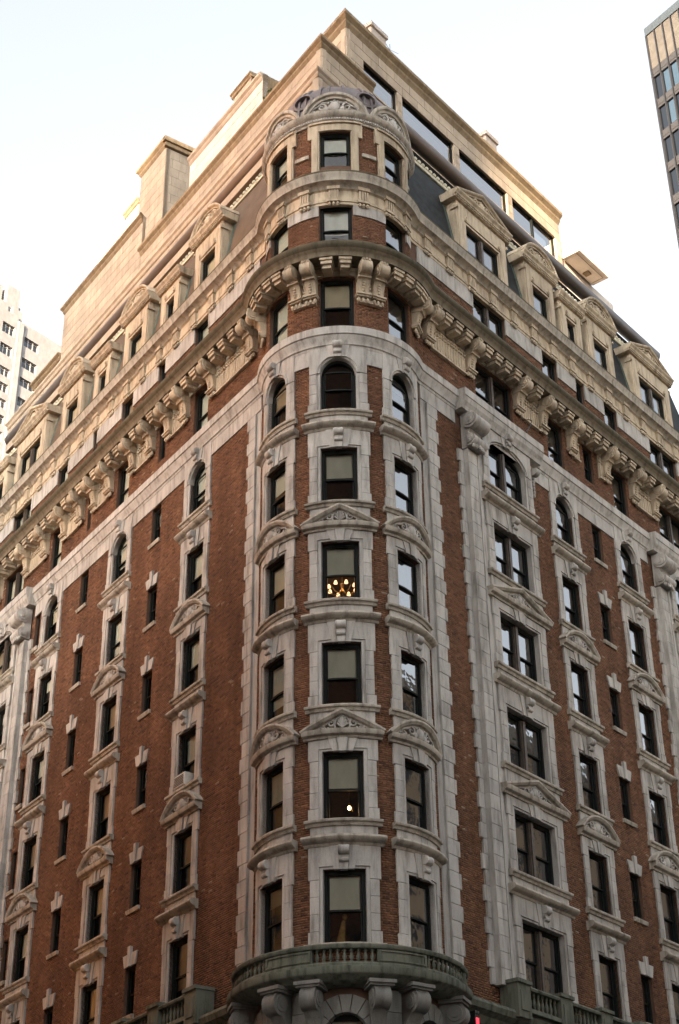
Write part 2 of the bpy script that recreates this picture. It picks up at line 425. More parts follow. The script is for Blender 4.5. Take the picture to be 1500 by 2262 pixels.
def wall(fr, s0, s1, z0, z1, nx_max=None):
    """backing wall with window openings and their reveals"""
    hs = holes[fr]; xs = {s0, s1}; zs = {z0, z1}
    for a, b_, c, d in hs: xs |= {a, b_}; zs |= {c, d}
    xs = sorted(x for x in xs if s0 <= x <= s1); zs = sorted(z for z in zs if z0 <= z <= z1)
    if nx_max:
        o = []
        for a, b_ in zip(xs, xs[1:]):
            n = max(1, math.ceil((b_-a)/nx_max)); o += [a+(b_-a)*i/n for i in range(n)]
        xs = o+[xs[-1]]
    mb = MB(); D0, D1 = -0.014, -0.42
    for i in range(len(xs)-1):
        xm = (xs[i]+xs[i+1])/2; hh = [h for h in hs if h[0] < xm < h[1]]
        j = 0
        while j < len(zs)-1:
            zm = (zs[j]+zs[j+1])/2
            if any(h[2] < zm < h[3] for h in hh): j += 1; continue
            k = j
            while k+1 < len(zs)-1 and not any(h[2] < (zs[k+1]+zs[k+2])/2 < h[3] for h in hh): k += 1
            b_ = len(mb.v); mb.v += [(xs[i], D0, zs[j]), (xs[i+1], D0, zs[j]), (xs[i+1], D0, zs[k+1]), (xs[i], D0, zs[k+1])]
            mb.f.append((b_, b_+1, b_+2, b_+3)); j = k+1
    for a, b_, c, d in hs:
        n = 6 if nx_max else 1
        for x in (a, b_):
            q = len(mb.v); mb.v += [(x, D0, c), (x, D1, c), (x, D1, d), (x, D0, d)]; mb.f.append((q, q+1, q+2, q+3))
        for z in (c, d):
            for i in range(n):
                xa, xb = a+(b_-a)*i/n, a+(b_-a)*(i+1)/n
                q = len(mb.v); mb.v += [(xa, D0, z), (xb, D0, z), (xb, D1, z), (xa, D1, z)]; mb.f.append((q, q+1, q+2, q+3))
    return mb
def bricks(fr, zones, s0, s1, L=0.206, Hh=0.0665, g=0.010, seg=None):
    """every brick as its own raised block; returns vertex array, quads, tone per face"""
    rng = np.random.default_rng(11 if fr == 'R' else 12 if fr == 'L' else 13)
    blk = [(a-0.0, b_+0.0, c-0.02, d+0.02) for a, b_, c, d in holes[fr]]+cover[fr]
    B = []
    for za, zb in zones:
        nz = int((zb-za)/Hh+1e-6)
        for r in range(nz):
            z = za+r*Hh; zm = z+Hh/2
            iv = sorted((a, b_) for a, b_, c, d in blk if c < zm < d)
            x = s0; spans = []
            for a, b_ in iv:
                if a > x: spans.append((x, a))
                x = max(x, b_)
            if x < s1: spans.append((x, s1))
            off = (r % 2)*L*0.5; header = (r % 6 == 5)
            l = L*0.5 if header else L
            for a, b_ in spans:
                i0 = math.floor((a-off)/l); x = off+i0*l
                while x < b_:
                    xa, xb = max(a, x+g/2), min(b_, x+l-g/2)
                    if xb-xa > 0.025: B.append((xa, xb, z+g/2, z+Hh-g/2))
                    x += l
    B = np.array(B); n = len(B)
    pr = rng.uniform(-0.003, 0.004, n)
    D0 = -0.02
    x0, x1, z0, z1 = B.T
    P = np.stack([np.stack([x0, np.full(n, D0), z0], 1), np.stack([x1, np.full(n, D0), z0], 1), np.stack([x1, np.full(n, D0), z1], 1), np.stack([x0, np.full(n, D0), z1], 1),
                  np.stack([x0, pr, z0], 1), np.stack([x1, pr, z0], 1), np.stack([x1, pr, z1], 1), np.stack([x0, pr, z1], 1)], 1)
    q = np.array([[4, 5, 6, 7], [0, 1, 5, 4], [1, 2, 6, 5], [2, 3, 7, 6], [3, 0, 4, 7]])
    F = (np.arange(n)[:, None, None]*8+q[None]).reshape(-1, 4)
    tone = np.clip(rng.normal(0.52, 0.15, n), 0, 0.97); tone[rng.random(n) < 0.004] = 1.0; tone[rng.random(n) < 0.035] = 0.12
    return P.reshape(-1, 3), F, np.repeat(tone, 5)
def brickmesh(name, P, F, tone, xf):
    me = bpy.data.meshes.new(name); nv, nf = len(P), len(F)
    if xf == 'L': co = np.stack([-P[:, 0], -P[:, 1], P[:, 2]], 1)
    elif xf == 'R': co = np.stack([P[:, 0], -P[:, 1], P[:, 2]], 1)
    else:
        ph = P[:, 0]/RT; r = RT+P[:, 1]; co = np.stack([np.sin(ph)*r, -np.cos(ph)*r, P[:, 2]], 1)
    if xf == 'L': F = F[:, ::-1]
    me.vertices.add(nv); me.vertices.foreach_set('co', co.ravel())
    me.loops.add(nf*4); me.loops.foreach_set('vertex_index', F.ravel().astype(np.int32))
    me.polygons.add(nf); me.polygons.foreach_set('loop_start', np.arange(0, nf*4, 4, dtype=np.int32))
    at = me.attributes.new('tone', 'FLOAT', 'FACE'); at.data.foreach_set('value', tone.astype(np.float32))
    me.update(calc_edges=True); return me
XL = lambda x, o, z: (-x, -o, z)     # left front: distance from the corner runs to the viewer's left
SRmax, SLmax = 34.0, 36.0
ZB = [(12.5, 32.06), (33.36, 35.72), (36.45, 38.1)]
w_ = {}
for fr, s0, s1 in (('R', 4.0, SRmax), ('L', 4.4, SLmax)):
    me = wall(fr, s0, s1, GZ, 40.0).mesh('wall', FLAT if fr == 'R' else XL)
    (lx, ly, lz), rt = place(fr, 0, 0)
    w_[fr] = obj('wall', me, 'mortar', H, (lx, ly, lz), rt, label='long brick wall of the %s street front' % ('right' if fr == 'R' else 'left'))
    smax = 24.5 if fr == 'R' else 31.0
    P, F, T_ = bricks(fr, ZB, s0, smax)
    obj('bricks', brickmesh('bricks', P, F, T_, fr), 'brick', w_[fr], kind='stuff')
me = wall('T', -rad(88)*RT, rad(80)*RT, GZ, 42.8, nx_max=0.14).mesh('wall', BT, 30)
w_['T'] = obj('wall', me, 'mortar', H, *tplace(0, 0), label='curved brick wall of the round corner turret')
cover['T'] += [(x-0.86, x+0.86, 40.0, 42.8) for x in tx]
P, F, T_ = bricks('T', ZB[:1]+[(33.4, 35.7), (36.5, 38.4), (40.1, 42.75)], -rad(86)*RT, rad(77)*RT)
obj('bricks', brickmesh('bricks', P, F, T_, 'T'), 'brick', w_['T'], kind='stuff')
# floors, core and back walls so the rooms behind the glass are real rooms
foot = [(4.6, 0.45), (SRmax-0.1, 0.45), (SRmax, 31.0), LP(SLmax, -1.0), LP(SLmax-0.1, -0.45), LP(5.0, -0.45)]
tarc = []
for i in range(15):
    ph = rad(72-i*150/14); w = -BIS*math.cos(ph)+PER*math.sin(ph); tarc.append(tuple(TC+w*2.16))
foot = foot[:5]+[LP(5.0, -0.45)]+tarc[::-1]+[(4.6, 0.45)]
foot = [(SRmax-0.1, 0.45), (SRmax-0.1, 31.0), LP(SLmax-0.1, -1.0), LP(SLmax-0.1, -0.45), LP(5.0, -0.45)]+tarc[::-1]+[(4.6, 0.45)]
for k in range(1, 8): prism('floor_slab', foot, sill(k)+2.5, sill(k)+2.8, 'plaster', H)
prism('floor_slab', foot, 35.9, 36.2, 'plaster', H); prism('floor_slab', foot, 39.2, 39.5, 'plaster', H); prism('floor_slab', tarc, 42.6, 42.8, 'plaster', H)
core = [(7.5, 3.2), (SRmax-0.2, 3.2), (SRmax-0.2, 31), LP(SLmax-0.2, -3.2), LP(9.5, -3.2)]
prism('inner_wall', core, GZ, 40.0, 'plaster', H)
prism('back_wall', [(SRmax, 0.0), (SRmax, 31.5), LP(SLmax, -0.5), LP(SLmax, 0.0), LP(SLmax+0.3, 0.0), (SRmax+0.35, 31.9), (SRmax+0.3, 0.0)], GZ, 40.0, 'cityC', H, uv=True)
prism('flat_roof', [(5, 1.2), (25, 1.2), (25, 29), LP(30, -1.3), LP(6, -1.3)], 44.5, 44.9, 'slate', H)

# ------------------------------------------------------------------ windows
def frame_fn(hw, z0, z1, dbl, arch):
    def fn(mb):
        t = 0.085; n = 6 if hw < 0.8 else 1
        top = z1
        if arch:
            xs = [-hw+2*hw*i/16 for i in range(17)]; sp = z1-arch
            ot = [sp+arch*math.sqrt(max(0, 1-(x/hw)**2)) for x in xs]
            it = [max(sp-0.02, v-0.1) for v in ot]
            mb.strip(xs, it, [v+0.03 for v in ot], -0.30, -0.14); top = sp
        else: mb.box(-hw, hw, -0.30, -0.14, z1-t-0.02, z1, n)
        for s in (-1, 1): mb.box(*sorted((s*hw, s*(hw-t))), -0.30, -0.12, z0, top-(0.0 if arch else t+0.022))
        mb.box(-hw+t+0.002, hw-t-0.002, -0.30, -0.12, z0, z0+0.07, n)
    return fn
def sash_fn(x0, x1, z0, z1, o):
    def fn(mb):
        t = 0.05; n = 4
        mb.box(x0, x0+t, o-0.02, o+0.02, z0, z1); mb.box(x1-t, x1, o-0.02, o+0.02, z0, z1)
        mb.box(x0+t, x1-t, o-0.02, o+0.02, z0, z0+t, n); mb.box(x0+t, x1-t, o-0.02, o+0.02, z1-t, z1, n)
    return fn
def pane_fn(x0, x1, z0, z1, o):
    def fn(mb):
        n = 6; mb.raw = True
        mb.quadgrid([(x0+(x1-x0)*i/n, o, z) for i in range(n+1) for z in (z0, z1)], n+1, 2)
    return fn
M['blind4'] = blindmat('tan_curtain', (0.36, 0.28, 0.19))
BL = ['blind', 'blind', 'blind2', 'blind3', 'blind4', 'blind']
def window(fr, c, zb, hw, h, dbl=False, arch=0.0, drop=None, glass='glass', blind=None, parent=H, loc=None, bend=None, out=0.0):
    """one sash window; origin at the middle of its sill line"""
    if loc is None:
        if fr == 'T': (lx, ly, lz), rt = tplace(c, zb); bend = True
        else: (lx, ly, lz), rt = place(fr, c, zb, out)
    else: (lx, ly, lz), rt = loc
    xf = BT if bend else FLAT
    key = (round(hw, 3), round(h, 3), dbl, arch)
    if glass == 'glass' and (fr == 'R' or (fr == 'T' and c > 20)): glass = 'glassr'
    xp = (lambda x, o, z: (x*(RT+o)/RT, -(RT+o)+0.02, z)) if bend else FLAT
    w = obj('window', cached(('window_frame', key), frame_fn(hw, 0.0, h, dbl, arch), xf), 'frame', parent, (lx, ly, lz), rt)
    if dbl: obj('mullion', cached(('mullion', key), lambda mb: (mb.box(-0.11, 0.11, -0.30, -0.10, 0.072, h-0.11), mb.box(-0.065, 0.065, -0.10, -0.05, 0.072, h-0.11)), xf), 'mullion', w)
    t = 0.085; mid = 0.07+(h-0.16)*0.47
    spans = [(-hw+t, hw-t)] if not dbl else [(-hw+t, -0.11), (0.11, hw-t)]
    topz = h-t if not arch else h-0.06
    if drop is None: drop = random.choice([0.5, 0.52, 0.55, 0.48, 0.42, 0.62, 0.52, 0.95, 0.3, 0.75, 0.5])
    bm = blind or random.choice(BL)
    for si, (a, b_) in enumerate(spans):
        sx = 1 if a > 0 else 0
        obj('upper_sash', cached(('upper_sash', key, sx), sash_fn(a, b_, mid-0.03, topz if not arch else h-arch*0.7, -0.19), xf), 'frame', w)
        obj('lower_sash', cached(('lower_sash', key, sx), sash_fn(a, b_, 0.07, mid+0.03, -0.235), xf), 'frame', w)
        obj('pane', cached(('upper_pane', key, sx), pane_fn(a+0.03, b_-0.03, mid, topz-0.0 if not arch else h-0.08, -0.195), xp), glass, w)
        obj('pane', cached(('lower_pane', key, sx), pane_fn(a+0.04, b_-0.04, 0.1, mid, -0.24), xp), glass, w)
        if drop > 0:
            d = drop if si == 0 else random.choice([drop, drop, 0.5, 0.95])
            obj('blind', cached(('blind', key, sx, d), pane_fn(a-0.03, b_+0.03, h-(h-0.1)*d, h-0.03, -0.275), xp), bm, w)
    return w

# ------------------------------------------------------------------ carved ornament
def spiral(mb, cx, cz, r0, turns, sgn, o, th, n=16):
    pts = []; rr = []
    for i in range(n+1):
        t = i/n; a = math.pi*0.5+sgn*t*turns*2*math.pi; r = r0*(1-0.82*t)
        pts.append((cx+math.cos(a)*r, o, cz+math.sin(a)*r)); rr.append(th*(1-0.5*t))
    mb.tube(pts, rr, 5)
def carving_fn(w, h, o, shell=False):
    def fn(mb):
        k = h/0.45
        if shell:
            for i in range(7):
                a = rad(20+i*140/6); mb.tube([(0, o, 0.05*k), (math.cos(a)*0.17*k, o+0.03, 0.08*k+math.sin(a)*0.30*k)], [0.015, 0.045*k], 5)
            mb.tube([(math.cos(rad(-20+i*22))*0.22*k, o, 0.13*k+math.sin(rad(-20+i*22))*0.30*k) for i in range(11)], 0.03*k, 5)
        else:
            mb.ball((0, o, 0.2*k), 0.16*k, 0.09, 0.17*k, 10, 6)
            for i in range(5): mb.ball((-0.16*k+0.08*k*i, o, 0.40*k-abs(i-2)*0.035*k), 0.045*k, 0.05, 0.05*k, 6, 4)
            for s in (-1, 1): mb.ball((s*0.2*k, o, 0.12*k), 0.07*k, 0.06, 0.1*k, 7, 4)
        for s in (-1, 1):
            spiral(mb, s*0.33*k, 0.20*k, 0.13*k, 1.2, s, o, 0.04*k)
            spiral(mb, s*0.57*k, 0.11*k, 0.09*k, 1.1, -s, o, 0.032*k)
            mb.tube([(s*0.2*k, o, 0.33*k), (s*0.3*k, o, 0.36*k), (s*0.45*k, o, 0.24*k), (s*0.6*k, o, 0.2*k), (s*w*0.92, o, 0.04)], [0.035*k, 0.04*k, 0.03*k, 0.03*k, 0.012], 5)
            for q in range(4): mb.ball((s*(0.42+0.09*q)*k, o, (0.05+0.02*(q % 2))*k), 0.035*k, 0.035, 0.04*k, 5, 3)
    return fn

# ------------------------------------------------------------------ window surrounds
SILLP = [(-0.3, -0.15), (0.10, -0.15), (0.13, -0.07), (0.19, -0.05), (0.20, 0.0), (0.19, 0.025), (-0.19, 0.05), (-0.3, 0.05)]
def xr(a, b_, n): return [a+(b_-a)*i/n for i in range(n+1)]
def sill_fn(w):
    return lambda mb: mb.sweep([(x, 0) for x in xr(-w, w, 10)], SILLP)
def surround_fn(hw, jw, kind, top):
    OW = hw+jw
    def fn(mb):
        o0, o1 = -0.21, 0.07
        if kind != 'arch':
            mb.box(-OW-0.05, OW+0.05, 0.0, o1, 2.12, top, 12)                       # lintel
            for s in (-1, 1): mb.box(*sorted((s*(hw+0.1), s*(OW+0.05))), 0.0, o1, 1.78, 2.118, 3)   # ears
            mb.box(-OW, OW, 0.0, 0.05, top+0.002, 3.25, 12)                         # apron
        else:
            n = 20; xs = xr(-OW, OW, n*2)
            xs = sorted(set([round(x, 4) for x in xs]+[-hw, hw]))
            zl = [1.55+math.sqrt(max(0, hw*hw-x*x))*(0.60/hw if hw > 0.7 else 1)+0.09 if abs(x) < hw else (1.56) for x in xs]
            zl = [min(v, 2.45) for v in zl]
            mb.strip(xs, zl, 2.53, 0.0, o1)
            q = [(hw*math.cos(math.pi-math.pi*i/24), 1.55+(0.60 if hw > 0.7 else hw)*math.sin(math.pi-math.pi*i/24)) for i in range(25)]
            mb.sweep(q, [(o0, 0.0), (0.03, 0.0), (0.045, 0.05), (0.10, 0.07), (0.10, 0.12), (0.03, 0.13), (o0, 0.13)])
        ht = 2.05 if kind != 'arch' else 1.55
        for s in (-1, 1):
            mb.box(*sorted((s*hw, s*(hw+0.098))), o0, 0.035, 0.05, ht)              # moulded inner edge
            mb.box(*sorted((s*(hw+0.1), s*(OW+0.05))), 0.0, o1+0.002, 0.05, 0.37, 3)   # foot block
        if kind != 'arch': mb.box(-hw-0.098, hw+0.098, o0, 0.035, 2.052, 2.118, 12)
    return fn
def jamb_fn(hw, jw, s, i, kind):
    n = 3; z0, z1 = 0.38, (1.77 if kind != 'arch' else 1.54); h = (z1-z0)/n
    return lambda mb: mb.bevbox(*sorted((s*(hw+0.1), s*(hw+jw))), 0.0, 0.068, z0+i*h+0.006, z0+(i+1)*h-0.006, 0.01, 3 if hw < 0.8 else 1)
def key_fn(z0, z1, scroll):
    def fn(mb):
        mb.prism_o([(-0.10, z0), (0.10, z0), (0.145, z1), (-0.145, z1)], 0.0, 0.15)
        for s in (-1, 1): mb.prism_o([(s*0.115, z0+0.02), (s*0.27, z0+0.02), (s*0.40, z1), (s*0.16, z1)], 0.0, 0.105)
        if scroll:
            mb.barrel(0.2, z1-0.16, [(-0.14, 0.05), (-0.14, 0.12), (-0.10, 0.14), (0.0, 0.125), (0.10, 0.14), (0.14, 0.12), (0.14, 0.05)], 12)
            mb.box(-0.12, 0.12, 0.0, 0.2, z1-0.42, z1-0.2)
            mb.barrel(0.16, z1-0.42, [(-0.12, 0.03), (-0.12, 0.07), (0.12, 0.07), (0.12, 0.03)], 10)
    return fn
CORN = [(-0.05, 0.0), (0.12, 0.0), (0.14, 0.06), (0.24, 0.10), (0.27, 0.16), (0.27, 0.24), (-0.05, 0.27)]
RAKE = [(0.0, -0.17), (0.12, -0.17), (0.14, -0.12), (0.23, -0.10), (0.29, -0.03), (0.28, 0.03), (0.0, 0.05)]
LEDGE = [(-0.05, 0.0), (0.09, 0.0), (0.13, 0.07), (0.22, 0.10), (0.29, 0.15), (0.31, 0.20), (0.29, 0.26), (0.22, 0.29), (-0.05, 0.30)]
def ped_fn(tip, zb, apex, seg):
    def fn(mb):
        mb.sweep([(x, zb) for x in xr(-tip+0.03, tip-0.03, 14)], CORN)
        z0 = zb+0.24; n = 20
        if seg:
            c = tip; h = apex-z0; R = (c*c+h*h)/(2*h); a = math.asin(min(1, c/R))
            path = [(R*math.sin(-a+2*a*i/n), apex-R+R*math.cos(-a+2*a*i/n)) for i in range(n+1)]
        else:
            path = [(-tip+tip*i/8, z0+(apex-z0)*i/8) for i in range(9)]+[(tip*i/8, apex-(apex-z0)*i/8) for i in range(1, 9)]
        mb.sweep(path, RAKE)
    return fn
def tymp_fn(tip, zb, apex, seg):
    def fn(mb):
        z0 = zb+0.24; h = apex-z0; R = (tip*tip+h*h)/(2*h); xs = xr(-tip*0.9, tip*0.9, 20)
        def top(x):
            if seg: return apex-R+math.sqrt(max(0, R*R-x*x))-0.1
            return apex-h*abs(x)/tip-0.1
        mb.strip(xs, zb+0.2, [max(zb+0.21, top(x)) for x in xs], 0.0, 0.052)
    return fn
def ledge_fn(tip, zb): return lambda mb: mb.sweep([(x, zb) for x in xr(-tip, tip, 14)], LEDGE)
def surround(fr, c, k, dbl=False, out=0.0, tri=False):
    z = sill(k)
    hw, jw = (DW, 0.38) if dbl else (HW, 0.35)
    kind = 'arch' if k == 7 else ('ped' if k % 2 else 'ledge')
    if fr == 'T': (lx, ly, lz), rt = tplace(c, z); xf = BT
    else: (lx, ly, lz), rt = place(fr, c, z, out); xf = FLAT
    top = 2.40 if kind == 'ped' else 2.68
    OW = hw+jw
    s = obj('window_surround', cached(('window_surround', hw, kind), surround_fn(hw, jw, kind, top), xf, 30), 'lime', H, (lx, ly, lz), rt)
    for sd in (-1, 1):
        for i in range(3): obj('jamb_stone', cached(('jamb_stone', hw, kind == 'arch', sd, i), jamb_fn(hw, jw, sd, i, kind), xf), 'lime', s)
    obj('sill', cached(('sill', hw), sill_fn(OW+0.12), xf, 30), 'lime_w', s)
    tip = OW+(0.20 if not dbl else 0.28)
    if kind == 'ped':
        obj('keystone', cached(('keystone', 0), key_fn(2.0, 2.4, False), xf), 'lime', s)
        apex = 3.22; seg = not tri
        p = obj('pediment', cached(('pediment', hw, seg), ped_fn(tip, 2.40, apex, seg), xf, 30), 'lime_w', s)
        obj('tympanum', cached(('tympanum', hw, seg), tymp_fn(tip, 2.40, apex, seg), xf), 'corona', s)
        obj('carved_ornament', cached(('carved_ornament', hw, seg, fr == 'T'), (lambda f: (lambda mb: (f(mb), mb.__setattr__('v', [(x, o, zz+2.66) for x, o, zz in mb.v]))))(carving_fn(tip*0.75, 0.50 if seg else 0.42, 0.12, shell=(tri and fr == 'T'))), xf, 50), 'lime', s)
    elif kind == 'ledge':
        obj('keystone', cached(('keystone', 1), key_fn(2.0, 2.68, True), xf, 30), 'lime', s)
        obj('ledge', cached(('ledge', hw), ledge_fn(tip-0.04, 2.68), xf, 40), 'lime_w', s)
    else:
        obj('keystone', cached(('keystone', 2), key_fn(2.12, 2.72, True), xf, 30), 'lime', s)
    return s
random.seed(3)
for k in range(2, 8):
    z = sill(k); h = 2.05; ar = 0.0
    for fr in 'RL':
        for c in SING[fr]:
            surround(fr, c, k); window(fr, c, z+0.02, HW, 2.11 if k == 7 else 2.03, arch=HW if k == 7 else 0.0)
        for c in DBL[fr]:
            surround(fr, c, k, dbl=True, out=0.24, tri=True); window(fr, c, z+0.02, DW, 2.13 if k == 7 else 2.03, dbl=True, arch=0.60 if k == 7 else 0.0, out=0.20)
    for p in TPH:
        surround('T', p, k, tri=(p == 0.0))
        kw = {}
        if p == 0.0: kw = {2: dict(drop=0.53, blind='blind2'), 3: dict(drop=0.52, blind='blind2'), 5: dict(drop=0.54, blind='blind2'), 4: dict(drop=0.56, blind='blind2'), 6: dict(drop=0.5, blind='blind2'), 7: dict(drop=0.0)}[k]
        window('T', p, z+0.02, HW, 2.11 if k == 7 else 2.03, arch=HW if k == 7 else 0.0, **kw)
# upper storeys
for fr in 'RL':
    for c, w in F8[fr]: window(fr, c, 33.45 if w > 0.35 else 34.05, w, 2.17 if w > 0.35 else 1.57, dbl=w > 0.9)
    for c, w in F9[fr]: window(fr, c, 36.9, w, 1.96, dbl=w > 0.9)
for p in TPH:
    window('T', p, 33.45, HW, 2.15, drop=0.55 if p == 0 else 0.95); window('T', p, 36.9, HW, 2.0, drop=0.62, blind='blind2')
    window('T', p, 40.7, 0.56, 1.66, drop=0.6, blind='blind2')
    window('T', p, 8.6, 0.55, 2.72, drop=0.95, blind='blind')

# slit windows
def slotkey_fn(mb):
    mb.prism_o([(-0.075, -0.01), (0.075, -0.01), (0.09, 0.62), (-0.09, 0.62)], -0.02, 0.10)
    for s in (-1, 1): mb.prism_o([(s*0.085, 0.0), (s*0.36, 0.0), (s*0.48, 0.40), (s*0.098, 0.40)], -0.02, 0.05)
for fr in 'RL':
    for c, w in SLOT[fr]:
        for k in range(2, 8):
            z = sill(k)+0.4
            sw = window(fr, c, z, w, 1.55, drop=0.0 if w < 0.3 else random.choice([0, 0, 0.5]))
            obj('sill', cached(('slot_sill', w), lambda mb: mb.sweep([(-w-0.07, 0), (w+0.07, 0)], [(-0.3, -0.13), (0.06, -0.13), (0.09, -0.03), (0.09, 0.0), (-0.3, 0.02)])), 'lime_w', sw)
            if k < 7 and w > 0.3: obj('keystone', cached('slot_keystone', lambda mb: (slotkey_fn(mb), mb.__setattr__('v', [(x, o, zz+1.55) for x, o, zz in mb.v]))), 'lime', sw)

# ------------------------------------------------------------------ quoin strips and bay pilasters
def quoins(fr, inner, outer, sgn, zA, zB, o, hh=0.475, tooth=0.11):
    st = obj('quoin_strip', cached(('quoin_strip', fr, round(outer, 2)), lambda mb: mb.box(*sorted((sgn*inner, sgn*(outer-tooth-0.03))), -0.02, 0.015, zA, zB)), 'lime', H, *place(fr, 0, 0))
    n = int((zB-zA)/hh)
    for i in range(n):
        t = 0.0 if i % 2 else tooth
        me = cached(('quoin_stone', fr, round(outer, 2), i % 2), lambda mb: mb.bevbox(*sorted((sgn*(inner+0.27), sgn*(outer-t))), -0.02, o, 0.004, hh-0.006, 0.012))
        q = obj('quoin_stone', me, 'lime', st); q.location.z = zA+i*hh
    return st
quoins('R', 4.2, 5.05, 1, 13.0, 32.06, 0.10)
quoins('L', 4.62, 5.42, -1, 13.0, 32.06, 0.10)
def bay(fr, c):
    sg = 1 if fr == 'R' else -1
    # pilaster on the side nearest the corner: toothed edge, smooth shaft
    a, b_ = c-2.68, c-1.62
    st = obj('bay_pilaster', cached(('bay_pilaster', fr, c), lambda mb: (mb.box(*sorted((sg*(a+0.14), sg*(a+0.30))), -0.02, 0.06, 13.0, 31.1), mb.box(*sorted((sg*(a+0.302), sg*(b_-0.26))), -0.02, 0.26, 13.0, 31.1), mb.box(*sorted((sg*(b_-0.258), sg*(b_-0.20))), -0.02, 0.20, 13.0, 31.1), mb.box(*sorted((sg*(b_-0.198), sg*(b_-0.06))), -0.02, 0.27, 13.0, 31.1), mb.box(*sorted((sg*(b_-0.058), sg*(c-1.5))), -0.02, 0.22, 13.0, 32.1), mb.box(*sorted((sg*(c+1.5), sg*(c+1.58))), -0.02, 0.27, 13.0, 32.1))), 'lime', H, *place(fr, 0, 0))
    hh = 0.475
    for i in range(int((31.1-13.0)/hh)):
        t = 0.0 if i % 2 else 0.1
        me = cached(('quoin_stone', fr, c, i % 2), lambda mb: mb.bevbox(*sorted((sg*(a+t), sg*(a+0.298))), -0.02, 0.085, 0.004, hh-0.006, 0.01))
        q = obj('quoin_stone', me, 'lime', st); q.location.z = 13.0+i*hh
        me = cached(('shaft_stone', fr, c), lambda mb: mb.bevbox(*sorted((sg*(a+0.30), sg*(b_-0.262))), 0.0, 0.285, 0.004, hh-0.006, 0.008))
        q = obj('shaft_stone', me, 'lime', st); q.location.z = 13.0+i*hh
    # wall of the projecting bay between its windows
    def infill(mb):
        mb.box(*sorted((sg*(c-1.5), sg*(c+1.5))), -0.02, 0.22, 32.1, 32.62)
        for k in range(2, 8):
            z = sill(k)
            mb.box(*sorted((sg*(c-1.5), sg*(c+1.5))), -0.02, 0.235, z+2.1 if k < 7 else z+2.16, z+3.25 if k < 7 else 32.1)
            for s in (-1, 1): mb.box(*sorted((sg*(c+s*1.14), sg*(c+s*1.5))), -0.02, 0.235, z-0.15, z+2.1)
    obj('bay_wall', cached(('bay_wall', fr, c), infill), 'lime', H, *place(fr, 0, 0))
    # big scroll console on top of the pilaster
    def scroll(mb):
        for x0, x1, r in ((-0.42, 0.42, 0.30), (-0.46, 0.46, 0.2), (-0.49, 0.49, 0.1)): mb.cylx(x0, x1, 0.42, 1.10, r, 16)
        for x0, x1, r in ((-0.40, 0.40, 0.24), (-0.44, 0.44, 0.15), (-0.46, 0.46, 0.07)): mb.cylx(x0, x1, 0.34, 0.34, r, 14)
        mb.prism_x([(0.0, 0.1), (0.3, 0.1), (0.42, 0.34), (0.30, 0.7), (0.45, 0.95), (0.55, 1.2), (0.4, 1.5), (0.0, 1.5)], -0.36, 0.36)
        for i in range(5): mb.ball((-0.3+0.15*i, 0.5-0.03*abs(i-2), 0.1), 0.08, 0.07, 0.11, 7, 4)
    (lx, ly, lz), rt = place(fr, (a+b_)/2+0.1, 31.05, 0.05)
    obj('scroll_console', cached('scroll_console', scroll, FLAT, 35), 'lime', H, (lx, ly, lz), rt)
    def drop(mb):
        mb.barrel(0.3, 0.9, [(-0.12, 0.04), (-0.12, 0.15), (0.0, 0.18), (0.12, 0.15), (0.12, 0.04)], 14)
        for i in range(6): mb.ball((0.02*math.sin(i*2), 0.2, 0.7-0.15*i), 0.07-0.006*i, 0.07, 0.09, 7, 4)
    (lx, ly, lz), rt = place(fr, c+1.75, 31.2, 0.02)
    obj('carved_drop', cached('carved_drop', drop, FLAT, 40), 'lime', H, (lx, ly, lz), rt)
    # stretch of the string course that steps forward over the bay
    P_ = [(0.0, 32.6), (0.36, 32.6), (0.40, 32.72), (0.48, 32.86), (0.52, 33.04), (0.55, 33.06), (0.55, 33.36), (0.0, 33.43)]
    obj('stepped_course', cached(('stepped_course', fr, c), lambda mb: mb.prism_x(P_, *sorted((sg*(c-2.72), sg*(c+2.15))))), 'lime', H, *place(fr, 0, 0))
for c in DBL['R']: bay('R', c)
for c in DBL['L']: bay('L', c)

# ------------------------------------------------------------------ string courses and cornices
def frieze_blocks(fr, s0, s1, z0, z1, o, gaps, L=1.15, name='frieze_stone'):
    xs = []; cur = s0
    for a, b_ in sorted(gaps)+[(s1, s1)]:
        if a > cur:
            n = max(1, round((a-cur)/L)); xs += [(cur+(a-cur)*i/n, cur+(a-cur)*(i+1)/n) for i in range(n)]
        cur = max(cur, b_)
    for a, b_ in xs:
        ln = round(b_-a, 3)
        me = cached((name, ln, round(z1-z0, 3), round(o, 3)), lambda mb: mb.bevbox(-ln/2+0.003, ln/2-0.003, -0.02, o, 0.003, z1-z0-0.003, 0.006))
        obj(name, me, 'lime', H, *place(fr, (a+b_)/2, z0))
frieze_blocks('R', 4.2, 23.5, 32.06, 32.64, 0.045, [(c-0.93, c+0.93) for c in SING['R']]+[(c-2.7, c+1.6) for c in DBL['R']])
frieze_blocks('L', 4.62, 29.0, 32.06, 32.64, 0.045, [(c-0.93, c+0.93) for c in SING['L']]+[(c-2.7, c+1.6) for c in DBL['L']])
for fr, s0, s1 in (('R', 4.4, 24.0), ('L', 4.9, 30.0)):
    frieze_blocks(fr, s0, s1, 38.1, 38.84, 0.04, [(c-w, c+w) for c, w in F9[fr]], 1.3)
def tblock(name, pa, pb, z0, z1, o, mat='lime', key=None):
    xa, xb = rad(pa)*RT, rad(pb)*RT; m_ = (pa+pb)/2; w = (xb-xa)/2
    me = cached((name, round(w, 3), round(z1-z0, 3), round(o, 3)), lambda mb: mb.box(-w+0.003, w-0.003, -0.02, o, 0.0, z1-z0, max(2, int(w*2/0.12))), BT, 30)
    return obj(name, me, mat, H, *tplace(m_, z0))
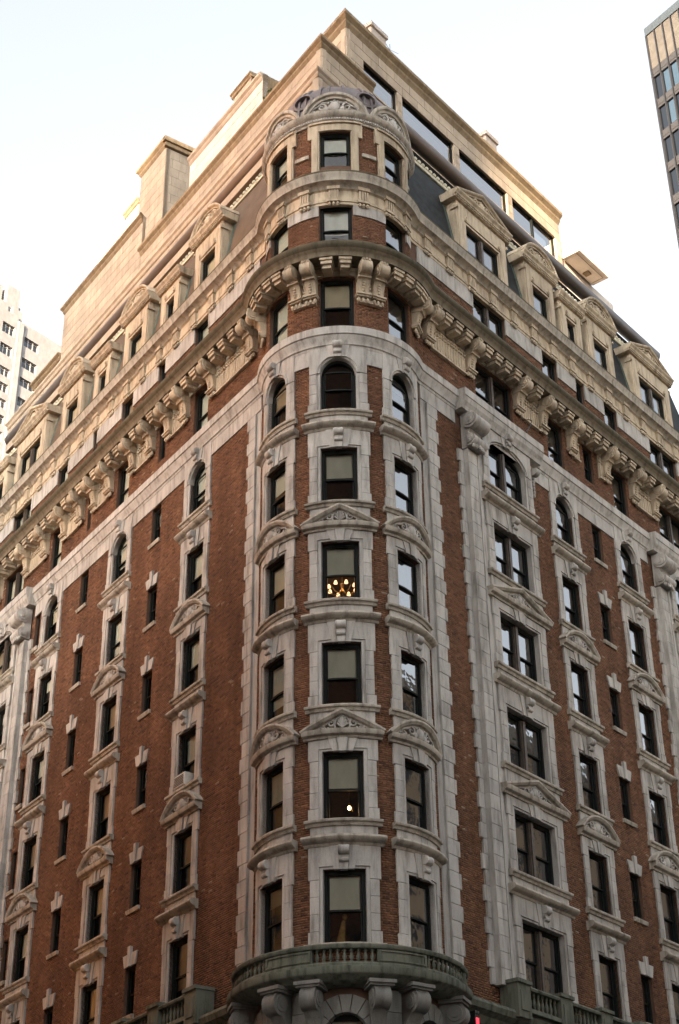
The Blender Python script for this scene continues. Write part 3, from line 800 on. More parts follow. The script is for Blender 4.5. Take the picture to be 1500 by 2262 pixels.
for pa, pb in ((-85, -74.2), (-33, -20.3), (20.3, 33), (74.2, 76)): tblock('frieze_stone', pa, pb, 32.02, 32.62, 0.05)
for pa, pb in ((-84, -66.6), (-40.4, -13.1), (13.1, 40.4), (66.6, 76)):
    tblock('frieze_stone', pa, pb, 38.4, 38.9, 0.045); tblock('frieze_stone', pa, pb, 35.62, 35.95, 0.05)
course('string_course', [(-0.1, 32.62), (0.06, 32.62), (0.08, 32.70), (0.12, 32.72), (0.13, 32.82), (0.19, 32.92), (0.23, 33.05), (0.27, 33.07), (0.27, 33.36), (0.22, 33.40), (-0.1, 33.44)], 'lime', H, f=0.2)
course('architrave', [(-0.1, 35.66), (0.06, 35.66), (0.06, 35.8), (0.10, 35.82), (0.13, 35.94), (-0.1, 35.97)], 'terra', H, f=0.2)
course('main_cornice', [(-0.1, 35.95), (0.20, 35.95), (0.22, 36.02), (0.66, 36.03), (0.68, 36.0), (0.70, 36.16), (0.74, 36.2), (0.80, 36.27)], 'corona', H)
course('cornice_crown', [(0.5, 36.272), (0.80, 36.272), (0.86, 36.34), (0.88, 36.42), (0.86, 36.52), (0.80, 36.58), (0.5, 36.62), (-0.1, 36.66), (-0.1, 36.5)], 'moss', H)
course('upper_architrave', [(-0.1, 38.84), (0.05, 38.84), (0.06, 38.94), (0.09, 38.95), (0.10, 39.05), (0.05, 39.06), (0.05, 39.46), (0.10, 39.5), (-0.1, 39.52)], 'terra', H, f=0.2)
course('upper_cornice', [(-0.1, 39.5), (0.12, 39.5), (0.18, 39.6), (0.32, 39.66), (0.38, 39.68), (0.39, 39.84), (0.44, 39.92), (0.46, 40.0)], 'lime_w', H, f=0.35)
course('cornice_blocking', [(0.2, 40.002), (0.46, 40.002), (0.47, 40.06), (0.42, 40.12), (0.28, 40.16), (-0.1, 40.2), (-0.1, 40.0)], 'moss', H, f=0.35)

# consoles, modillions and fluted panels under the main cornice
def console(mb):
    mb.barrel(0.47, -0.26, [(-0.23, 0.04), (-0.23, 0.1), (-0.215, 0.1), (-0.215, 0.18), (-0.19, 0.19), (-0.18, 0.255), (-0.06, 0.235), (0.06, 0.235), (0.18, 0.255), (0.19, 0.19), (0.215, 0.18), (0.215, 0.1), (0.23, 0.1), (0.23, 0.04)], 16)
    mb.prism_x([(0.0, 0.0), (0.62, 0.0), (0.66, -0.12), (0.55, -0.42), (0.36, -0.56), (0.25, -0.72), (0.20, -0.95), (0.20, -1.14), (0.0, -1.14)], -0.155, 0.155)
    for s in (-1, 1): mb.prism_x([(0.0, -0.3), (0.45, -0.35), (0.42, -0.5), (0.3, -0.6), (0.22, -0.8), (0.17, -1.13), (0.0, -1.13)], *sorted((s*0.16, s*0.2)))
    mb.box(-0.22, 0.22, 0.0, 0.40, -0.60, -0.54)
    for i in range(4): mb.ball((0, 0.235-0.01*i, -0.70-0.105*i), 0.085-0.008*i, 0.06, 0.06, 7, 4)
    mb.box(-0.25, 0.25, 0.0, 0.27, -1.21, -1.14); mb.box(-0.23, 0.23, 0.0, 0.22, -1.27, -1.212)
    for x in (-0.15, 0, 0.15): mb.lathe(x, 0.12, [(0.03, -1.27), (0.07, -1.36), (0.075, -1.40), (0.03, -1.46)], 6)
    for x in (-0.1, 0, 0.1): mb.ball((x, 0.62, 0.0-abs(x)*0.3), 0.07, 0.07, 0.08, 6, 4)
def modillion(mb):
    mb.box(-0.22, 0.22, 0.1, 0.64, -0.10, 0.0); mb.box(-0.19, 0.19, 0.1, 0.60, -0.24, -0.101); mb.box(-0.15, 0.15, 0.1, 0.52, -0.38, -0.241)
ZC = 35.99
BR = {'R': [4.75, 7.2, 10.25, 11.85, 13.85, 16.35, 18.45, 20.1, 23.25], 'L': [5.2, 7.95, 9.95, 11.2, 12.6, 14.05, 16.05, 17.35, 18.62, 20.1, 21.95, 23.8, 26.7, 28.6]}
PAN = {'R': [(4.75, 7.2), (10.25, 11.85), (13.85, 14.6), (15.75, 16.35), (18.45, 20.1)], 'L': [(5.2, 7.95), (9.95, 11.2), (12.6, 14.05), (16.05, 17.35), (18.62, 20.1), (21.95, 23.8), (26.7, 28.6)]}
for fr in 'RL':
    for s in BR[fr]: obj('console', cached('console', console, FLAT, 40), 'terra', H, *place(fr, s, ZC))
    for a, b_ in zip(BR[fr], BR[fr][1:]):
        n = int((b_-a-0.45)/0.62)
        for i in range(n):
            obj('modillion', cached('modillion', modillion), 'terra', H, *place(fr, a+(b_-a)*(i+1)/(n+1), ZC))
    for a, b_ in PAN[fr]:
        w = round((b_-a)/2-(0.2 if b_-a > 1 else 0.12), 3)
        def panel(mb):
            mb.box(-w, w, -0.02, 0.05, 34.62-34.6, 35.64-34.6); mb.box(-w, w, -0.02, 0.12, 34.55-34.6, 34.62-34.6)
            n = int(2*w/0.15)
            for i in range(n):
                x = -w+2*w*(i+0.5)/n
                mb.lathe(x, 0.05, [(0.03, 0.08), (0.05, 0.12), (0.035, 0.4), (0.045, 0.62), (0.02, 0.64)], 6); mb.ball((x, 0.08, 0.75), 0.055, 0.05, 0.055, 6, 4); mb.ball((x, 0.07, 0.9), 0.04, 0.04, 0.05, 6, 4)
        obj('fluted_panel', cached(('fluted_panel', w), panel, FLAT, 40), 'terra', H, *place(fr, (a+b_)/2, 34.6))
for ph in (-80, -30.0, -18.6, 18.6, 30.0, 76): obj('console', cached('console', console, FLAT, 40), 'terra', H, *tflat(ph, ZC))
for ph in (-69, -59, -49, -40, -5.8, 5.8, 41, 50.5, 60, 68): obj('modillion', cached('modillion', modillion), 'terra', H, *tflat(ph, ZC))
for pc in (-24.3, 24.3):
    def tp(mb):
        mb.box(-0.4, 0.4, -0.02, 0.06, 0.02, 1.04, 6); mb.box(-0.42, 0.42, -0.02, 0.13, -0.08, 0.02, 6)
        for i in range(4): mb.ball((0, 0.07, 0.25+0.16*i), 0.06, 0.05, 0.08, 7, 4)
    obj('fluted_panel', cached('turret_panel', tp, BT, 30), 'terra', H, *tplace(pc, 34.6))
# triglyph blocks under the upper cornice
def trig(mb):
    mb.box(-0.22, 0.22, 0.0, 0.16, 0.0, 0.10); mb.box(-0.22, 0.22, 0.0, 0.20, 0.52, 0.66)
    mb.box(-0.18, 0.18, 0.0, 0.11, 0.102, 0.518)
    for x in (-0.14, -0.047, 0.047, 0.14): mb.box(x-0.027, x+0.027, 0.11, 0.16, 0.104, 0.516)
    for x in (-0.14, 0, 0.14): mb.lathe(x, 0.09, [(0.03, 0.0), (0.06, -0.07), (0.07, -0.12), (0.03, -0.17)], 6)
for i in range(15):
    obj('triglyph', cached('triglyph', trig, FLAT, 40), 'terra', H, *place('R', 4.95+1.372*i, 38.92))
for i in range(19): obj('triglyph', cached('triglyph', trig, FLAT, 40), 'terra', H, *place('L', 5.5+1.372*i, 38.92))
for ph in (-68.5, -46, -23.7, -1.4, 21, 43.3, 65.5): obj('triglyph', cached('triglyph', trig, FLAT, 40), 'terra', H, *tflat(ph, 38.92))

# ------------------------------------------------------------------ top storey of the turret, its pediments and dome
def tsur(mb):
    for s in (-1, 1):
        mb.box(*sorted((s*0.56, s*0.84)), -0.2, 0.06, -0.6, 1.66, 4); mb.box(*sorted((s*0.60, s*0.97)), 0.0, 0.09, 1.35, 2.1, 4)
        mb.box(*sorted((s*0.62, s*0.8)), 0.0, 0.10, -0.5, 1.35, 2)
        spiral(mb, s*0.42, 2.22, 0.12, 1.2, s, 0.1, 0.04)
    mb.box(-0.97, 0.97, 0.0, 0.085, 1.662, 1.98, 10); mb.box(-0.9, 0.9, 0.0, 0.15, 1.982, 2.06, 10); mb.box(-0.75, 0.75, 0.0, 0.05, 2.062, 2.42, 8)
    mb.box(-0.28, 0.28, 0.05, 0.11, 2.12, 2.32, 4)
for p in TPH: obj('window_surround', cached('turret_top_surround', tsur, BT, 30), 'terra', H, *tplace(p, 40.7))
for pa, pb in ((-85, -74), (-33, -21), (21, 33), (74, 77)): tblock('belt_stone', pa, pb, 41.2, 41.36, 0.07, 'lime_w')
def ring(name, prof, mat, a0=-105, a1=100, n=60, smooth=40):
    mb = MB(); secs = []
    for i in range(n+1):
        ph = rad(a0+(a1-a0)*i/n); w = -BIS*math.cos(ph)+PER*math.sin(ph)
        secs.append([(TC[0]+w[0]*r-H.location[0], TC[1]+w[1]*r-H.location[1], z-GZ) for r, z in prof])
    mb.ring_sweep(secs); me = mb.mesh(name, lambda x, y, z: (x, y, z), smooth)
    return obj(name, me, mat, H, tuple(H.location))
ring('turret_cornice', [(2.5, 42.72), (2.66, 42.72), (2.68, 42.8), (2.71, 42.82), (2.71, 42.93), (2.78, 42.97), (2.83, 43.05), (2.86, 43.12), (2.85, 43.18), (2.3, 43.24)], 'lime_w')
for i in range(92):
    ph = -92+i*2.0; obj('dentil', cached('dentil', lambda mb: mb.box(-0.026, 0.026, 0.05, 0.155, 0.0, 0.085)), 'lime', H, *tflat(ph, 42.835))
def tped(mb):
    tip, apex = 1.16, 0.93; h = apex; R = (tip*tip+h*h)/(2*h); n = 22
    a0 = -math.atan2(tip, R-h) if R > h else -(math.pi/2+math.atan2(h-R, tip)); 
    path = [(R*math.sin(a0-2*a0*i/n), apex-R+R*math.cos(a0-2*a0*i/n)) for i in range(n+1)]
    mb.sweep(path, [(-0.5, -0.17), (0.09, -0.17), (0.11, -0.09), (0.19, -0.06), (0.21, 0.0), (0.2, 0.05), (-0.5, 0.06)])
    xs = xr(-tip*0.95, tip*0.95, 20); mb.strip(xs, 0.0, [max(0.02, apex-R+math.sqrt(max(0, R*R-x*x))-0.1) for x in xs], -0.5, -0.02)
    mb.sweep([(x, 0) for x in xr(-tip, tip, 12)], [(-0.3, 0), (0.2, 0), (0.22, 0.07), (0.1, 0.12), (-0.3, 0.13)])
for p in TPH:
    q = obj('pediment', cached('turret_pediment', tped, BT, 35), 'lime_w', H, *tplace(p, 43.16))
    obj('carved_ornament', cached('turret_carving', (lambda f: (lambda mb: (f(mb), mb.__setattr__('v', [(x, o, zz+0.12) for x, o, zz in mb.v]))))(carving_fn(0.9, 0.62, 0.03)), BT, 50), 'lime', q)
DP = [(2.42, 43.2), (2.40, 43.8), (2.34, 44.4), (2.2, 44.9), (1.98, 45.25), (1.6, 45.55), (1.0, 45.75), (0.2, 45.82)]
mb = MB(); nd = 48
mb.ring_sweep([[(math.cos(2*math.pi*i/nd)*r, math.sin(2*math.pi*i/nd)*r, z) for i in range(nd)] for r, z in DP])
dome = obj('dome', mb.mesh('dome', lambda x, y, z: (x, y, z), 40), 'dome', H, (TC[0], TC[1], 0))
for p in (-87, -80, -40, -33.5, -27, -14, -6, 8, 27, 34, 40, 72, 78, 86):
    def rib(mb):
        secs = []
        for r, z in DP[:-1]: secs.append([(-0.045, r-RT-0.03, z), (0.045, r-RT-0.03, z), (0.045, r-RT+0.06, z+0.02), (-0.045, r-RT+0.06, z+0.02)])
        mb.ring_sweep(secs)
    k_ = ('dome_rib', True)
    if k_ not in CACHE:
        mb2 = MB(); rib(mb2); CACHE[k_] = mb2.mesh('rib', lambda x, o, z: (x, -(RT+o), z), None)
    r_ = obj('rib', CACHE[k_], 'dome', dome, (0, 0, 0), trot(p))
for p in (-29, 29):
    def luc(mb):
        n = 20
        for q0, q1, ra, rb in ((-0.45, 0.10, 0.34, 0.44),):
            secs = []
            for i in range(n+1):
                a = 2*math.pi*i/n; secs.append([(math.cos(a)*ra, q0, math.sin(a)*ra*0.8), (math.cos(a)*ra, q1, math.sin(a)*ra*0.8), (math.cos(a)*rb, q1-0.03, math.sin(a)*rb*0.8), (math.cos(a)*rb, q0, math.sin(a)*rb*0.8)])
            mb.ring_sweep(secs, caps=False)
    w = -BIS*math.cos(rad(p))+PER*math.sin(rad(p))
    L_ = obj('lucarne', cached('lucarne', luc, FLAT, 40), 'dome', H, (TC[0]+w[0]*2.36, TC[1]+w[1]*2.36, 44.35), trot(p))
    obj('pane', cached('lucarne_pane', lambda mb: mb.prism_o([(math.cos(2*math.pi*i/18)*0.345, math.sin(2*math.pi*i/18)*0.28) for i in range(18)], -0.25, -0.22)), 'tube', L_)

# ------------------------------------------------------------------ mansard, dormers, crest, rolled eave
MP = [(-0.12, 40.12), (-0.30, 41.4), (-0.50, 42.6), (-0.72, 43.7), (-0.9, 44.5)]
for fr, s0, s1, mt in (('R', 4.0, 25.0, 'slate'), ('L', 4.4, 31.0, 'mansL')):
    mb = MB(); pr = MP+[(-1.5, 44.5), (-1.5, 40.1)]
    mb.prism_x([(o, z) for o, z in pr], s0, s1)
    me = mb.mesh('mansard_roof', FLAT if fr == 'R' else XL)
    obj('mansard_roof', me, mt, H, *place(fr, 0, 0))
    mb = MB(); n = int((s1-s0)/0.24)
    mb.box(s0, s1, -1.0, -0.82, 44.42, 44.56)
    for i in range(n): mb.ball((s0+(i+0.5)*(s1-s0)/n, -0.86, 44.66), 0.10, 0.09, 0.10, 6, 4)
    mb.box(s0, s1, -0.98, -0.9, 44.56, 44.62)
    obj('roof_crest', mb.mesh('roof_crest', FLAT if fr == 'R' else XL, 40), 'crest', H, *place(fr, 0, 0))
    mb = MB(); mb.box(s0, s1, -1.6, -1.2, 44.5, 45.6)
    obj('eave_wall', mb.mesh('eave_wall', FLAT if fr == 'R' else XL), 'dark', H, *place(fr, 0, 0))  # black fill paints the shade below the rolled eave
def dormer_fn(bw, ow, h, top):
    """front wall with opening, pilasters, entablature, side cheeks; base at z=0"""
    def fn(mb):
        for s in (-1, 1):
            mb.box(*sorted((s*ow, s*bw)), -0.3, 0.0, 0.0, top)
            mb.box(*sorted((s*(ow+0.1), s*(bw-0.04))), 0.0, 0.05, 0.25, top-0.12)
            mb.box(*sorted((s*ow, s*(ow+0.09))), 0.0, 0.035, 0.0, h+0.09)
            mb.prism_x([(-0.3, 0.0), (-0.3, top), (-1.0, top), (-0.35, 0.0)], *sorted((s*(bw-0.12), s*(bw-0.001))))
            mb.box(*sorted((s*(bw-0.02), s*(bw+0.06))), -0.25, 0.09, top-0.42, top-0.30)
        mb.box(-ow, ow, -0.3, -0.001, h, top); mb.box(-ow, ow, 0.0, 0.035, h, h+0.09)
        mb.box(-bw, bw, -1.3, -0.3, top-0.1, top)
        mb.box(-ow-0.1, ow+0.1, 0.0, 0.06, h+0.14, top-0.16)
        for s in (-1, 1): spiral(mb, s*(ow+0.02), h+0.25, 0.10, 1.1, s, 0.08, 0.035)
    return fn
def dcorn_fn(tip, n=8):
    def fn(mb):
        P_ = [(-0.9, 0.0), (0.10, 0.0), (0.12, 0.10), (0.18, 0.12), (0.20, 0.2), (0.27, 0.28), (0.28, 0.34), (-0.9, 0.38)]
        mb.sweep([(-tip, 0), (tip, 0)], P_)
        k = int(2*tip/0.11)
        for i in range(k): mb.box(-tip+0.05+i*0.11, -tip+0.105+i*0.11, 0.1, 0.165, 0.03, 0.098)
    return fn
def dped_fn(tip, apex, seg):
    def fn(mb):
        n = 20
        if seg:
            R = (tip*tip+apex*apex)/(2*apex); a = math.asin(min(1, tip/R))
            if apex > tip: a = math.pi-a
            path = [(R*math.sin(-a+2*a*i/n), apex-R+R*math.cos(-a+2*a*i/n)) for i in range(n+1)]
        else: path = [(-tip, 0), (0, apex), (tip, 0)]
        mb.sweep(path, [(-0.7, -0.13), (0.14, -0.13), (0.15, -0.08), (0.22, -0.05), (0.25, 0.0), (0.24, 0.04), (-0.7, 0.05)])
    return fn
def dtymp_fn(tip, apex, seg):
    def fn(mb):
        R = (tip*tip+apex*apex)/(2*apex); xs = xr(-tip*0.9, tip*0.9, 20)
        def top(x): return (apex-R+math.sqrt(max(0, R*R-x*x)) if seg else apex*(1-abs(x)/tip))-0.09
        mb.strip(xs, -0.05, [max(-0.04, top(x)) for x in xs], -0.7, 0.0)
    return fn
def dormer(fr, c, kind):
    bw, ow, h, top, tip, apex = {'tri': (1.62, 1.10, 2.05, 3.0, 1.86, 0.80), 'seg': (1.02, 0.56, 1.95, 2.95, 1.25, 0.82), 'flat': (0.78, 0.34, 1.75, 2.45, 0.95, 0)}[kind]
    z0 = 40.12
    pl = place(fr, c, z0, -0.06)
    d = obj('dormer', cached(('dormer', kind), dormer_fn(bw, ow, h, top)), 'terra', H, *pl)
    obj('cornice', cached(('dormer_cornice', kind), lambda mb: (dcorn_fn(tip)(mb), mb.__setattr__('v', [(x, o, zz+top) for x, o, zz in mb.v]))), 'terra', d)
    if apex:
        zt = top+0.34; seg = kind == 'seg'
        obj('pediment', cached(('dormer_pediment', kind), lambda mb: (dped_fn(tip-0.02, apex, seg)(mb), mb.__setattr__('v', [(x, o, zz+zt) for x, o, zz in mb.v])), FLAT, 30), 'terra', d)
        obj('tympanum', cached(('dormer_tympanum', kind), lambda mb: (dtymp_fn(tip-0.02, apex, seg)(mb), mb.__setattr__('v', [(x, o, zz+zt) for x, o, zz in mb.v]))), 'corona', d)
        obj('carved_ornament', cached(('dormer_carving', kind), lambda mb: (carving_fn(tip*0.8, 0.66 if seg else 0.56, 0.09)(mb), mb.__setattr__('v', [(x, o, zz+zt+0.02) for x, o, zz in mb.v])), FLAT, 50), 'terra', d)
    for sd in (-1, 1):
        obj('flashing', cached(('flashing', kind, sd), lambda mb: mb.prism_x([(-0.04, 0.0), (-0.22, 1.28), (-0.42, 2.48), (-0.42-(top-2.48)*0.2, top), (-0.62-(top-2.48)*0.2, top), (-0.5, 2.4), (-0.2, 0.0)], *sorted((sd*(bw+0.002), sd*(bw+0.16))))), 'copper', d)
    window(fr, c, z0+0.05, ow, h-0.06, dbl=kind == 'tri', loc=place(fr, c, z0+0.05, -0.02), drop=0.5 if fr == 'R' else 0.85, blind='blind3')
DORM = {'R': [(8.87, 'tri'), (12.85, 'seg'), (15.1, 'flat'), (17.4, 'seg'), (21.65, 'tri')], 'L': [(8.95, 'seg'), (11.95, 'flat'), (14.9, 'seg'), (17.9, 'flat'), (20.85, 'seg'), (25.2, 'tri'), (28.5, 'flat')]}
for fr in 'RL':
    for c, k in DORM[fr]:
        dormer(fr, c, k)
        # low stone kerb on the cornice between dormers
    cs = [(c, {'tri': 1.7, 'seg': 1.1, 'flat': 0.85}[k]) for c, k in DORM[fr]]
    for (a, wa), (b_, wb) in zip(cs, cs[1:]):
        l0, l1 = a+wa, b_-wb
        if l1-l0 > 0.25:
            ln = round((l1-l0)/2, 3)
            obj('roof_kerb', cached(('roof_kerb', ln), lambda mb: mb.prism_x([(-0.1, 0.0), (0.22, 0.0), (0.22, 0.10), (0.14, 0.14), (0.14, 0.22), (-0.1, 0.24)], -ln, ln)), 'lime_w', H, *place(fr, (l0+l1)/2, 40.14))
for fr, s0, s1 in (('R', 5.2, 24.8), ('L', 5.4, 31.0)):
    mb = MB(); mb.barrel(-1.12, 46.1, [(s0, 0.2), (s0, 0.29), (s1-0.1, 0.29), (s1, 0.22), (s1, 0.1)], 28)
    obj('rolled_eave', mb.mesh('rolled_eave', FLAT if fr == 'R' else XL, 40), 'tube', H, *place(fr, 0, 0))
# sloping hip that closes the mansard at the far right
mb = MB(); mb.v = [(25.0, 0.10, 40.1), (25.9, -0.3, 40.1), (25.0, -0.9, 44.5), (25.0, -6.0, 44.5), (25.9, -6.0, 40.1)]; mb.f = [(0, 1, 2), (1, 4, 3, 2)]
obj('mansard_hip', mb.mesh('mansard_hip'), 'slate', H)

# ------------------------------------------------------------------ balcony round the turret, balustrades on both fronts, base storey
def tring(name, prof, mat, a0, a1, parent=None, n=50): return ring(name, prof, mat, a0, a1, n, 40)
tring('balcony_slab', [(2.5, 11.98), (3.0, 12.0), (3.15, 12.06), (3.2, 12.12), (3.33, 12.16), (3.36, 12.2), (3.36, 12.36), (3.3, 12.38), (2.5, 12.4)], 'balc', -100, 96)
RB = 3.12
tring('balcony_plinth', [(RB-0.1, 12.38), (RB+0.1, 12.38), (RB+0.1, 12.46), (RB+0.06, 12.5), (RB-0.1, 12.5)], 'balc', -92, 86)
tring('balcony_rail', [(RB-0.13, 12.84), (RB+0.11, 12.84), (RB+0.14, 12.88), (RB+0.14, 12.94), (RB+0.08, 12.98), (RB-0.13, 12.98)], 'balc', -93, 87)
BB = BEND(RB)
def balp(mb, w):
    mb.box(-w, w, -0.11, 0.07, 0.0, 0.34, 8)
    for a, b_, z0, z1 in ((-w+0.03, w-0.03, 0.27, 0.31), (-w+0.03, w-0.03, 0.03, 0.07), (-w+0.03, -w+0.09, 0.07, 0.27), (w-0.09, w-0.03, 0.07, 0.27)): mb.box(a, b_, 0.07, 0.10, z0, z1, 8)
for pc, hw_ in ((-28.5, 13.0), (28.5, 13.0), (-88, 5), (82, 5)):
    w = round(rad(hw_)*RB, 3)
    me = CACHE.setdefault(('balp', w), None) or None
    mb = MB(); balp(mb, w); me = mb.mesh('balcony_panel', BB, 30)
    obj('balcony_panel', me, 'balc', H, (TC[0], TC[1], 12.5), trot(pc))
def bal_fn(h):
    s = h/0.34
    return lambda mb: (mb.lathe(0, 0, [(0.05, 0), (0.055, 0.03*s), (0.03, 0.05*s), (0.058, 0.11*s), (0.055, 0.15*s), (0.03, 0.24*s), (0.028, 0.27*s), (0.05, 0.29*s), (0.05, h)], 8))
ang = [-13.2+i*3.3 for i in range(9)]+[-43.5-i*3.5 for i in range(12)]+[43.5+i*3.5 for i in range(10)]
for p in ang: obj('baluster', cached('baluster', bal_fn(0.34), FLAT, 50), 'balc', H, *tflat(p, 12.5, RB))
def bigconsole(mb):
    mb.barrel(0.42, -0.32, [(-0.27, 0.05), (-0.27, 0.12), (-0.25, 0.12), (-0.25, 0.21), (-0.22, 0.22), (-0.21, 0.30), (-0.08, 0.27), (0.08, 0.27), (0.21, 0.30), (0.22, 0.22), (0.25, 0.21), (0.25, 0.12), (0.27, 0.12), (0.27, 0.05)], 16)
    mb.prism_x([(0.0, 0.0), (0.6, 0.0), (0.6, -0.3), (0.4, -0.6), (0.24, -0.8), (0.2, -1.4), (0.0, -1.4)], -0.2, 0.2)
    mb.box(-0.36, 0.36, 0.0, 0.72, 0.0, 0.09); mb.box(-0.32, 0.32, 0.0, 0.66, -0.06, -0.001)
    mb.box(-0.3, 0.3, 0.0, 0.26, -1.48, -1.4)
    for i in range(3):
        for j in range(4): mb.ball((-0.13+0.13*i, 0.21, -0.85-0.13*j), 0.05, 0.04, 0.06, 5, 3)
    for x in (-0.2, -0.07, 0.07, 0.2): mb.ball((x, 0.2, -1.55), 0.08, 0.08, 0.1, 6, 4)
for p in (-75, -37.5, -17.2, 17.2, 37.5, 72): obj('balcony_console', cached('balcony_console', bigconsole, FLAT, 40), 'base', H, *tflat(p, 11.96))
# rusticated base of the turret: courses of stone with sunk joints, arches with wedge stones
for p in TPH:
    def arch1(mb):
        n = 9; r0, r1 = 0.55, 1.0
        for i in range(n):
            a0, a1 = math.pi*i/n+0.015, math.pi*(i+1)/n-0.015
            mb.prism_o([(r0*math.cos(a0), 2.2+r0*math.sin(a0)), (r1*math.cos(a0), 2.2+r1*math.sin(a0)), (r1*math.cos(a1), 2.2+r1*math.sin(a1)), (r0*math.cos(a1), 2.2+r0*math.sin(a1))], -0.25, 0.12)
        for s in (-1, 1):
            for q in range(4): mb.box(*sorted((s*0.55, s*0.95)), -0.25, 0.11, q*0.55+0.01, q*0.55+0.54, 3)
    obj('arch_stones', cached('arch_stones', arch1, BT, 30), 'base', H, *tplace(p, 8.6))
for j in range(6):
    for pa, pb in ((-85, -74.5), (-32, -21.5), (21.5, 32), (74.5, 77)): tblock('base_stone', pa, pb, 8.6+j*0.56, 8.6+j*0.56+0.545, 0.075, 'base')
    if j in (5,):
        pass
# both fronts: ledge, balustrade and stone base below it
def front_balcony(fr, s_start, s_end):
    sg = 1 if fr == 'R' else -1
    pl = place(fr, 0, 0)
    xs = sorted((sg*4.3, sg*s_end))
    obj('belt_ledge', cached(('belt_ledge', fr), lambda mb: mb.prism_x([(-0.02, 11.7), (0.2, 11.75), (0.3, 11.95), (0.5, 12.05), (0.55, 12.2), (0.5, 12.3), (-0.02, 12.5)], *xs)), 'balc', H, *pl)
    def pier(mb): mb.box(-0.32, 0.32, 0.05, 0.66, 0.0, 0.95); mb.box(-0.36, 0.36, 0.05, 0.72, 0.95, 1.05); mb.box(-0.2, 0.2, 0.66, 0.69, 0.2, 0.75)
    s = s_start; i = 0
    while s < s_end-2:
        obj('balcony_pier', cached('balcony_pier', pier), 'balc', H, *place(fr, s, 12.1))
        e = s+2.2
        for q in range(7): obj('baluster', cached('front_baluster', bal_fn(0.5), FLAT, 50), 'balc', H, *place(fr, s+0.47+q*0.21, 12.42, 0.52))
        obj('balcony_rail', cached('front_rail', lambda mb: (mb.prism_x([(0.40, 0.0), (0.66, 0.0), (0.68, 0.06), (0.64, 0.11), (0.40, 0.11)], 0.33, 1.87), mb.prism_x([(0.40, -0.62), (0.66, -0.62), (0.64, -0.5), (0.40, -0.5)], 0.33, 1.87))), 'balc', H, *place(fr, s if fr == 'R' else s+2.2, 12.92))
        s = e
front_balcony('R', 7.0, 16.5); front_balcony('L', 6.9, 13.6)
for fr, s0, s1 in (('R', 4.4, 24.0), ('L', 4.8, 27.0)): frieze_blocks(fr, s0, s1, 10.9, 11.68, 0.06, [], 1.3, 'base_stone')

# ------------------------------------------------------------------ small things on and in the building
ac = thing('window_air_conditioner', 'small pale air conditioner sticking out of a left front window nearest the turret', 'air conditioner', (*[float(v) for v in (dL*8.98+nL*0.1)], 20.0-0.0+0.0))
(alx, aly, alz), art = place('L', 8.98, 19.98, 0.0)
obj('case', cached('ac_case', lambda mb: mb.bevbox(-0.33, 0.33, -0.4, 0.20, 0.0, 0.42, 0.02)), 'ac', ac, (alx, aly, alz), art)
obj('grille', cached('ac_grille', lambda mb: [mb.box(-0.29, 0.29, 0.199, 0.212, 0.05+i*0.055, 0.08+i*0.055) for i in range(6)]), 'grille', ac, (alx, aly, alz), art)
def tpt(phi, r): w = -BIS*math.cos(rad(phi))+PER*math.sin(rad(phi)); return TC+w*r
cp = tpt(0, 1.55)
ch = thing('chandelier', 'lit brass chandelier with small glowing shades behind the middle turret window', 'chandelier', (float(cp[0]), float(cp[1]), 24.14))
def chfr(mb):
    mb.lathe(0, 0, [(0.02, 1.5), (0.02, 0.35), (0.07, 0.28), (0.03, 0.15), (0.09, 0.02), (0.02, -0.12)], 8)
    for i in range(8):
        a = 2*math.pi*i/8+0.2; x, y = math.cos(a), math.sin(a)
        mb.tube([(0, 0, 0.05), (x*0.15, y*0.15, -0.05), (x*0.3, y*0.3, -0.03), (x*0.42, y*0.42, 0.1)], 0.012, 5)
obj('frame', cached('chandelier_frame', chfr), 'brass', ch, tuple(ch.location))
for i in range(8):
    a = 2*math.pi*i/8+0.2
    obj('lamp_shade', cached('lamp_shade', lambda mb: mb.lathe(0, 0, [(0.062, 0.0), (0.05, 0.05), (0.03, 0.105), (0.01, 0.115)], 10), FLAT, 50), 'shade', ch, (ch.location.x+math.cos(a)*0.42, ch.location.y+math.sin(a)*0.42, ch.location.z+0.12+(0.0)))
pl_ = bpy.data.lights.new('chandelier_light', 'POINT'); pl_.energy = 7; pl_.color = (1.0, 0.55, 0.22); pl_.shadow_soft_size = 0.4
plo = bpy.data.objects.new('chandelier_light', pl_); COL.objects.link(plo); plo.parent = ch; plo.location = (0, 0, 0.3)
cp = tpt(4.0, 1.85)
lp = thing('pendant_lamp', 'bare glowing bulb hanging behind the middle turret window two storeys below the chandelier', 'lamp', (float(cp[0]), float(cp[1]), 17.15))
obj('bulb', cached('bulb', lambda mb: mb.ball((0, 0, 0.0), 0.05, 0.05, 0.06, 10, 6), FLAT, 60), 'bulb', lp, tuple(lp.location))
obj('shade', cached('pendant_shade', lambda mb: (mb.lathe(0, 0, [(0.03, 0.06), (0.03, 0.14), (0.008, 0.15), (0.008, 1.6)], 8), mb.tube([(0, 0, 0.1), (0.12, 0, 0.06), (0.13, 0, -0.06)], 0.014, 5))), 'brass', lp, tuple(lp.location))
pl2 = bpy.data.lights.new('pendant_light', 'POINT'); pl2.energy = 1.6; pl2.color = (1.0, 0.6, 0.28); pl2.shadow_soft_size = 0.06
p2 = bpy.data.objects.new('pendant_light', pl2); COL.objects.link(p2); p2.parent = lp; p2.location = (0, 0, -0.12)
cp = tpt(-2.0, 2.05)
